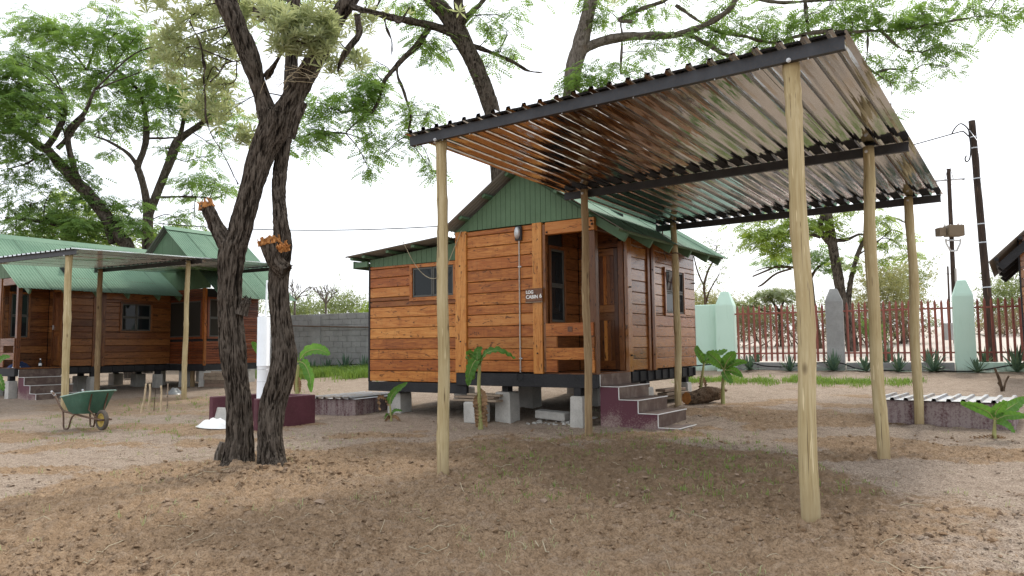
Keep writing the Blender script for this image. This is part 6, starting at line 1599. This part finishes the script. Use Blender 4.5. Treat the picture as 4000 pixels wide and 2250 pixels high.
tree('spreading_tree', 'broad limbed tree arching over the carport roof', [
    [(V(*at(2200, 1330, Y5)[:2], .5), .30)] + lim(Y5, (2212, 900, 36), (2225, 500, 34), (2240, 270, 33), (2265, 180, 33), (2285, 100, 29), (2308, 0, 28), (2330, -120, 26), (2400, -280, 18), (2500, -420, 10)),
    lim(Y5, (2280, 190, 22), (2340, 165, 19), (2430, 145, 18), (2520, 140, 16), (2620, 138, 14), (2700, 120, 14, -.3), (2780, 85, 12, -.5), (2850, 35, 11, -.8), (2920, -60, 9, -1.0), (3100, -150, 7, -1.2)),
    lim(Y5, (2680, 130, 10), (2760, 170, 9, -.2), (2840, 215, 8, -.3), (2950, 225, 6, -.4)), lim(Y5, (2640, 20, 7), (2720, 75, 7, -.1), (2800, 120, 8, -.2), (2900, 140, 8, -.4), (3000, 165, 8, -.5), (3080, 160, 6, -.6)),
    lim(Y5, (2470, 85, 9), (2420, 75, 7), (2520, 30, 7), (2600, 0, 6), (2700, -60, 5)), lim(Y5, (2920, -10, 8), (3060, 10, 7, -.4), (3200, 0, 6, -.6), (3330, 0, 5, -.8)), lim(Y5, (3140, -40, 9, -.4), (3150, 60, 8, -.4), (3160, 150, 6, -.4)),
    lim(Y5, (3080, 150, 8, -.6), (3200, 125, 8, -.8), (3330, 125, 7, -.9), (3420, 120, 5, -.9), (3500, 125, 4, -.9)), lim(Y5, (2425, 90, 5), (2430, 150, 5), (2425, 260, 4), (2425, 290, 3)), lim(Y5, (3390, 90, 4, -.8), (3388, 200, 4, -.8), (3385, 255, 4, -.8), (3440, 300, 4, -.8), (3480, 330, 3, -.8), (3480, 420, 2, -.8)),
    lim(Y5, (3420, 285, 4, -.8), (3480, 270, 3, -.8), (3560, 280, 2, -.8)), lim(Y5, (3430, 110, 4, -.9), (3520, 190, 3, -.9), (3600, 205, 3, -.9)), lim(Y5, (3500, 120, 5, -.9), (3700, 85, 4, -1), (3850, 60, 3, -1), (3960, 50, 2, -1))],
    clu(Y5, (2370, 40, 60, 35, 40), (2340, 90, 30, 30, 20), (2480, 20, 60, 30, 40), (2600, 20, 60, 20, 30), (2560, 165, 60, 25, 36), (2520, 200, 40, 20, 20), (2720, 120, 70, 25, 45, -.3), (2790, 120, 60, 30, 40, -.4), (2680, 190, 40, 25, 22), (2860, 200, 70, 20, 36, -.4), (2900, 60, 60, 30, 36, -.6), (2820, 30, 60, 25, 26, -.5), (2960, 110, 60, 30, 40, -.5), (3030, 140, 60, 25, 36, -.6), (3080, 110, 50, 30, 30, -.6), (3000, 60, 60, 25, 30, -.5), (3130, 60, 60, 40, 36, -.5), (3200, 50, 60, 40, 40, -.6), (3240, 20, 70, 30, 45, -.7), (3320, 70, 60, 40, 45, -.8), (3400, 30, 70, 40, 55, -.8), (3450, 70, 70, 40, 60, -.9), (3500, 110, 50, 30, 40, -.9), (3560, 90, 60, 40, 50, -.9), (3600, 40, 70, 40, 55, -.9), (3660, 100, 50, 35, 40, -1), (3600, 150, 50, 25, 30, -.9), (3660, 190, 60, 25, 40, -.9), (3620, 220, 50, 16, 24, -.9), (3730, 200, 30, 16, 14, -.9), (3715, 265, 35, 18, 12, -.9), (3800, 30, 50, 30, 34, -1), (3860, 70, 50, 30, 28, -1), (3920, 40, 50, 30, 22, -1), (3980, 40, 30, 20, 10, -1), (3450, 260, 40, 25, 28, -.8), (3500, 300, 50, 20, 28, -.8), (3560, 320, 30, 14, 10, -.8), (3400, 220, 30, 30, 18, -.8), (3500, 460, 20, 14, 5, -.8), (2220, 330, 70, 35, 60, -.5), (2290, 300, 70, 30, 55, -.5), (2350, 330, 50, 25, 28, -.5), (2450, 280, 50, 22, 24, -.5), (2530, 290, 50, 20, 22, -.5), (2400, 250, 40, 15, 12, -.4), (2780, 235, 60, 14, 18, -.4), (2960, 190, 50, 20, 24, -.5), (3230, 130, 50, 25, 24, -.7), (3320, 150, 50, 20, 22, -.8)) +
    [((x, y, z), (1.2, 1.2, .4), 110) for x, y, z in ((1.5, 18, 11.6), (3.5, 17.5, 11.2), (5.5, 17.2, 10.8), (7.5, 17.0, 10.4), (2.5, 20, 12.0), (9.5, 16.8, 10.2), (11.5, 17, 10.0))],
    'bark_grey', 'leaf_acacia', size=1.0, seed=35, group='feathery trees behind the cabins', twig_r=.010, pads=6, flat=.5, seglen=.07, kind='pinfine', bark_p=(.022, .05, .12), sides=40)

# ---------------------------------------------------------------- trees and scrub beyond the fence
Y6 = 30.0
tree('roadside_tree', 'lime green tree with thick grey trunk beyond the fence', [
    [(V(*at(3330, 1330, Y6)[:2], .9), .24)] + lim(Y6, (3318, 1290, 22), (3295, 1200, 20), (3270, 1060, 19), (3252, 960, 19), (3240, 880, 17), (3225, 780, 15), (3200, 680, 10)),
    lim(Y6, (3246, 950, 14), (3215, 920, 12), (3200, 890, 12), (3215, 830, 9), (3190, 780, 6)), lim(Y6, (3205, 925, 8), (3160, 915, 6), (3120, 930, 4), (3060, 920, 3)), lim(Y6, (3258, 940, 9), (3310, 935, 7), (3360, 915, 5), (3420, 930, 3)),
    lim(Y6, (3310, 1240, 12), (3320, 1120, 10), (3345, 1010, 9), (3380, 920, 7), (3400, 840, 5), (3370, 760, 4)), lim(Y6, (3345, 1000, 5), (3420, 950, 4), (3480, 900, 3)), lim(Y6, (3400, 870, 4), (3480, 850, 3), (3540, 870, 2))],
    clu(Y6, (2960, 900, 60, 25, 60), (3030, 920, 60, 25, 60), (2990, 950, 60, 22, 55), (3060, 970, 50, 22, 40), (3090, 890, 60, 25, 50), (3180, 870, 60, 25, 50), (3220, 900, 40, 20, 30), (3120, 860, 60, 20, 40), (3250, 850, 40, 25, 30), (3370, 920, 40, 20, 26), (3460, 880, 40, 30, 26), (3480, 940, 40, 20, 20), (3520, 910, 40, 20, 18), (3420, 860, 40, 20, 20), (3480, 1010, 30, 20, 12), (3550, 990, 30, 12, 8), (3300, 1030, 30, 25, 14), (3360, 1030, 30, 20, 12), (3050, 840, 80, 25, 40), (3200, 800, 80, 25, 40), (3380, 790, 60, 25, 30), (2900, 860, 50, 16, 16)),
    'bark_dark', 'leaf_lime', 'pin', 1.5, 36, sides=24, group='trees beyond the fence', bark_p=(.02, .06, .2), twig_r=.012, pads=5, flat=.25, seglen=.1)
Y7 = 33.0
tree('roadside_tree', 'dark flat-topped thorn tree with dead limbs beyond the fence', [
    [(V(*at(3195, 1330, Y7)[:2], 1.0), .2)] + lim(Y7, (3185, 1280, 15), (3172, 1180, 13), (3165, 1100, 11), (3150, 1040, 9), (3100, 1010, 5), (3040, 1000, 4)),
    lim(Y7, (3165, 1090, 7), (3190, 1050, 5), (3240, 1010, 4)), lim(Y7, (3100, 1045, 5), (3040, 1040, 5), (3000, 1055, 4), (2940, 1080, 3)), lim(Y7, (3090, 1050, 4), (3030, 1070, 4), (2980, 1110, 4), (2960, 1120, 2)), lim(Y7, (3080, 1045, 4), (3000, 1045, 3), (2950, 1060, 2)), lim(Y7, (3160, 1060, 4), (3100, 1045, 5), (3080, 1045, 4))],
    clu(Y7, (3010, 1010, 50, 16, 36), (3080, 1000, 50, 18, 40), (3150, 985, 50, 20, 44), (3210, 1000, 50, 20, 40), (3240, 1040, 40, 18, 30), (3190, 1030, 50, 16, 30), (3120, 1020, 50, 14, 26)), 'bark_brown', 'leaf_acacia_dark', 'pin', 1.4, 37, sides=12, group='trees beyond the fence', twig_r=.012, pads=5, flat=.3)
Y8 = 26.0
tree('slim_tree', 'thin airy small-leaved tree behind the mint wall', [[(V(*at(2755, 1330, Y8)[:2], .8), .06)] + lim(Y8, (2755, 1180, 5), (2750, 1120, 5), (2765, 1060, 4), (2790, 1010, 3), (2800, 960, 2)), lim(Y8, (2755, 1130, 3), (2725, 1060, 3), (2710, 1000, 2)), lim(Y8, (2760, 1180, 4), (2770, 1140, 3), (2810, 1070, 2))],
    clu(Y8, (2790, 960, 40, 30, 26), (2830, 990, 30, 25, 18), (2760, 940, 30, 20, 14), (2740, 1000, 30, 30, 20), (2780, 1030, 30, 25, 16), (2720, 1040, 25, 30, 14), (2820, 1050, 30, 20, 12), (2760, 1090, 30, 20, 10), (2800, 1100, 25, 20, 8), (2850, 980, 20, 16, 8)), 'bark_brown', 'leaf_scrub_green', 'twig', 1.2, 38, sides=8, group='trees beyond the fence', twig_r=.008, pads=4, flat=.8)
Y9 = 36.0
tree('roadside_tree', 'small umbrella-shaped thorn tree beyond the fence', [[(V(*at(3055, 1330, Y9)[:2], 1.1), .12)] + lim(Y9, (3050, 1270, 7), (3045, 1220, 6), (3010, 1170, 4)), lim(Y9, (3046, 1230, 5), (3060, 1180, 4), (3085, 1150, 3)), lim(Y9, (3040, 1230, 4), (2990, 1215, 3), (2950, 1200, 2))],
    clu(Y9, (2980, 1145, 40, 12, 30), (3030, 1130, 40, 14, 34), (3075, 1140, 35, 14, 30), (3000, 1165, 40, 10, 22), (2950, 1165, 30, 10, 16), (3060, 1165, 40, 10, 22), (2920, 1190, 40, 14, 20), (2880, 1185, 30, 14, 16)), 'bark_dark', 'leaf_scrub_green', 'pin', 1.5, 39, sides=8, group='trees beyond the fence', twig_r=.012, pads=4, flat=.3)
def bare(label, Y, base, h_px, seed, n=4):
    rng = np.random.default_rng(seed); s_ = Y / FPX; b = at(base[0], base[1] + 60, Y); limbs = [[(b, 5 * s_), (b + V(0, 0, (h_px * .35 + 60) * s_), 4 * s_)]]
    top = limbs[0][1][0]
    def rec(p, d, L, r, k):
        q = p + d * L; m = (p + q) / 2 + rng.normal(0, .05 * L, 3); limbs.append([(p, r), (m, r * .85), (q, r * .65)])
        if k:
            for _ in range(3):
                e = d + rng.normal(0, .5, 3) + V(0, 0, .15); rec(q if rng.random() < .6 else m, e / np.linalg.norm(e), L * .72, r * .6, k - 1)
    for k in range(n):
        a = k * 6.28 / n + rng.uniform(-.4, .4); d = V(math.cos(a) * .8, math.sin(a) * .8, 1.0); rec(top, d / np.linalg.norm(d), h_px * .28 * s_, 3.2 * s_, 3)
    return tree('bare_tree', label, limbs, None, 'bark_grey', None, None, 1, seed, sides=6, group='bare trees beyond the wall', seglen=.5)
bare('bare leafless tree beyond the grey block wall', 38, (1272, 1230), 125, 91, 5)
bare('bare leafless tree just right of the big tree stems', 34, (1150, 1230), 150, 92, 4)

def shrub(label, Y, clusters, mat, seed, size=2.0, kind='twig', group='scrub beyond the boundary', name='shrub'):
    cl = clu(Y, *clusters); rng = np.random.default_rng(seed); wood, lv = Soup(), Soup()
    cx = np.mean([c[0] for c in cl], axis=0); b = V(cx[0], cx[1], float(tz(cx[0], cx[1])) - .1)
    for c, r, n in cl:
        for k in range(4):
            q = V(c[0] + rng.normal(0, .5) * r[0], c[1] + rng.normal(0, .4) * r[1], float(tz(c[0], c[1])) - .1); e = c + rng.normal(0, .5, 3) * r
            v, f, g = tube(smooth_path([q, (q + e) / 2 + rng.normal(0, .15, 3), e], 8), np.linspace(.035, .008, 8), 5, None, False); wood.put(v - b, f, g)
        n = int(n * 1.5); p = c + rng.normal(0, .6, (n, 3)) * r; p[:, 2] = np.maximum(p[:, 2], float(tz(c[0], c[1])) + .1)
        d = rng.normal(0, 1, (n, 3)) + V(0, 0, .5); v, f = crown(p, d, kind, size, rng, 1.0); lv.put(v - b, f)
    root = thing(name, label, 'shrub', b, 0, group)
    add('stems', wood.mesh('stems', True, 'ridge'), 'bark_grey', root)
    add('foliage', lv.mesh('foliage'), mat, root, kind='stuff')
shrub('yellow green scrub behind the mint wall', 42, [(2700, 1180, 60, 40, 200), (2800, 1190, 60, 35, 190), (2740, 1200, 70, 30, 160)], 'leaf_scrub', 1, 2.4)
shrub('pale scrub right of the mint wall beyond the fence', 44, [(2880, 1220, 60, 30, 150), (2960, 1240, 60, 40, 160), (2900, 1270, 70, 40, 130)], 'leaf_scrub_green', 2, 2.4)
shrub('tall dry straw coloured thicket behind the grey pillar', 36, [(3400, 1140, 60, 80, 260), (3460, 1120, 60, 80, 260), (3520, 1130, 60, 80, 240), (3440, 1220, 80, 50, 170), (3540, 1210, 60, 50, 130)], 'leaf_scrub', 3, 2.2)
shrub('green bushy tree behind the dry thicket', 46, [(3500, 1100, 60, 50, 170), (3570, 1090, 50, 60, 180), (3560, 1170, 50, 60, 150)], 'leaf_scrub_green', 4, 2.6)
shrub('brown dry undergrowth behind the fence left of the grey pillar', 36, [(2870, 1270, 50, 50, 150), (2940, 1280, 60, 50, 170), (3020, 1270, 60, 60, 190), (3100, 1280, 60, 50, 170), (3170, 1290, 50, 40, 130)], 'leaf_dry', 5, 1.9)
shrub('brown dry undergrowth behind the fence right of the grey pillar', 35, [(3260, 1280, 50, 50, 140), (3330, 1275, 60, 50, 170), (3400, 1270, 60, 60, 190), (3480, 1270, 60, 50, 170), (3560, 1280, 50, 40, 130)], 'leaf_dry', 15, 1.9)
shrub('green scrub mass behind the dry undergrowth', 48, [(2860, 1230, 60, 40, 150), (2950, 1240, 70, 40, 170), (3060, 1230, 70, 40, 170), (3150, 1230, 60, 50, 170), (3260, 1220, 60, 50, 160), (3340, 1210, 60, 60, 180)], 'leaf_scrub_green', 16, 2.5)
shrub('brown scrub behind the right end of the fence', 40, [(3880, 1270, 50, 30, 130), (3960, 1265, 60, 40, 150), (4060, 1260, 60, 40, 150)], 'leaf_dry', 17, 2.0)
shrub('small dark bush behind the middle right pole', 33, [(3400, 1290, 30, 30, 100), (3430, 1310, 30, 18, 60)], 'leaf_acacia_dark', 6, 1.7)
shrub('green trees far beyond the right end of the fence', 44, [(3900, 1160, 60, 60, 230), (3960, 1130, 60, 50, 210), (3870, 1220, 50, 50, 150), (3960, 1220, 60, 50, 170), (4080, 1140, 90, 60, 220)], 'leaf_scrub_green', 7, 2.5)
shrub('low scrub line beside the sandy road', 60, [(3840, 1270, 40, 14, 60), (3900, 1270, 50, 16, 70), (3980, 1265, 50, 20, 80)], 'leaf_scrub', 8, 2.6)
shrub('little far bush at the end of the sandy road', 75, [(3635, 1272, 22, 10, 50), (3660, 1268, 14, 14, 40)], 'leaf_scrub_green', 9, 2.4)
shrub('pale green tree crowns over the block wall beside the near cabin', 46, [(1260, 1210, 90, 40, 260), (1340, 1200, 60, 40, 200), (1400, 1220, 40, 30, 110), (1170, 1230, 60, 30, 160), (1130, 1210, 40, 30, 100)], 'leaf_scrub_green', 10, 2.8)
shrub('green bush over the block wall at the near cabin corner', 40, [(1440, 1225, 30, 26, 90), (1490, 1220, 40, 30, 110)], 'leaf_lime', 11, 2.2)
shrub('bushes behind the far cabins', 42, [(-60, 1180, 120, 80, 260), (200, 1170, 120, 80, 280), (450, 1170, 120, 80, 280), (700, 1180, 120, 80, 280), (940, 1200, 90, 60, 200)], 'leaf_scrub_green', 12, 2.6)

# ---------------------------------------------------------------- poles and wires
def util_pole(name, label, Y, top, bot, r_top, r_bot):
    a, b = at(*bot, Y), at(*top, Y); a[2] = min(a[2], float(tz(a[0], a[1]))) - .2
    root = thing(name, label, 'pole', a)
    v, f, q = tube(np.array([a + (b - a) * t_ - a for t_ in np.linspace(0, 1, 40)]), np.linspace(r_bot, r_top, 40), 20, (.006, .06, .5), True, int(Y))
    s = Soup(); s.put(v, f); add('pole_shaft', s.mesh('pole', True), 'creosote_pole', root)
    return root, a, b
YP = 21.0
up, pa, pb = util_pole('utility_pole', 'tall dark creosoted pole with bands right of the lone mint pillar', YP, (3796, 472), (3880, 1400), .085, .115)
def band(root, a, b, tt, r): 
    c = a + (b - a) * tt - a; v, f, _ = tube(np.array([c, c + (b - a) / np.linalg.norm(b - a) * .03]), r, 20, None, True); s = Soup(); s.put(v, f); add('band', s.mesh('band', True), 'galv_bracket', root)
for tt, r in ((.93, .098), (.885, .098), (.76, .104), (.575, .108), (.50, .110), (.32, .116)): band(up, pa, pb, tt, r)
P = lambda x, y, Y: at(3500 + x * .4693, 420 + y * .4693, Y)
for pts in ([(605, 240), (560, 200), (520, 205), (460, 222)], [(612, 250), (600, 180), (545, 135), (500, 160), (465, 215)], [(612, 240), (622, 330), (615, 420), (590, 452), (575, 430), (585, 400)]):
    q = [P(x, y, YP - .12) - pa for x, y in pts]; rod('service_cable', 'black_rubber', up, q, .018, 6, 30)
rod('wall_cable', 'galv_bracket', up, [P(690, 380, YP - .05) - pa, P(700, 560, YP - .08) - pa, P(712, 760, YP - .08) - pa], .006, 5)
wire0 = P(460, 222, YP - .12)
e1 = at(620, 873, 24.5)
pts = [wire0 + (e1 - wire0) * t_ + V(0, 0, -1.15 * 4 * t_ * (1 - t_)) for t_ in np.linspace(0, 1, 30)]
rod('overhead_cable', 'black_rubber', None, pts, .016, 6, label='twisted black service cable running from the pole over to the cabins', cat='cable')
e2 = P(1120, 720, YP - 6)
rod('overhead_cable', 'galv_bracket', None, [P(612, 190, YP), (P(612, 190, YP) + e2) / 2 + V(0, 0, -.15), e2], .008, 5, 16, label='thin stay wire leading off the dark pole to the right', cat='cable')
YT = 34.0
tp, ta, tb = util_pole('utility_pole', 'transformer pole with cross arm behind the lone mint pillar', YT, (3705, 660), (3735, 1340), .085, .115)
T2 = lambda x, y, d=0: at(3500 + x * .4693, 420 + y * .4693, YT + d) - ta
bx_c = T2(475, 1025, -.35)
box('transformer_tank', 'transformer_brown', tp, bx_c - V(.34, .28, .27), bx_c + V(.38, .22, .24), .03)
fin = T2(370, 1035, -.3)
for k in range(5): box('radiator_fin', 'transformer_brown', tp, fin + V(-.14, -.2 + k * .09, -.2), fin + V(.14, -.17 + k * .09, .18), .004)
for x in (405, 520, 545): rod('bushing', 'white_trim', tp, [T2(x, 985, -.35), T2(x, 965, -.35)], .035, 10)
rod('cross_arm', 'galv_bracket', tp, [T2(325, 612), T2(570, 592)], .045, 6)
rod('peak_brace', 'galv_bracket', tp, [T2(408, 600), T2(438, 450), T2(478, 600)], .02, 6)
rod('arm_brace', 'galv_bracket', tp, [T2(432, 640), T2(462, 690)], .015, 6); rod('arm_brace', 'galv_bracket', tp, [T2(462, 640), T2(436, 690)], .015, 6)
for pts in ([(415, 1095), (418, 1130), (455, 1195)], [(538, 1095), (535, 1130), (505, 1195)], [(412, 1105), (540, 1105)], [(450, 1193), (512, 1193)]): rod('bracket', 'galv_bracket', tp, [T2(x, y, -.1) for x, y in pts], .04, 6)
for x, y in ((332, 622), (562, 604)): rod('insulator', 'cement_grey', tp, [T2(x, y), T2(x, y - 14)], .05, 8)
rod('riser_pipe', 'galv_bracket', tp, [T2(495, 1340, -.2), T2(505, 1600, -.2)], .05, 8)
rod('jumper_wire', 'white_trim', tp, [T2(405, 975, -.4), T2(430, 1000, -.4), T2(455, 975, -.3)], .02, 5, 12); rod('jumper_wire', 'fence_rust', tp, [T2(520, 965, -.4), T2(490, 1005, -.4), T2(465, 990, -.3)], .02, 5, 12)
fp, fa, fb2 = util_pole('utility_pole', 'thin far power pole behind the transformer pole', 80, (3702, 1040), (3712, 1290), .09, .12)
rod('cross_arm', 'galv_bracket', fp, [at(3684, 1070, 80) - fa, at(3722, 1070, 80) - fa], .05, 5)
box('meter_box', 'cement_grey', None, at(3708, 1262, 24) + V(0, 0, -.55), at(3722, 1262, 24.2) + V(0, .25, .0), .01, label='grey metal meter box behind the lone mint pillar', cat='box')
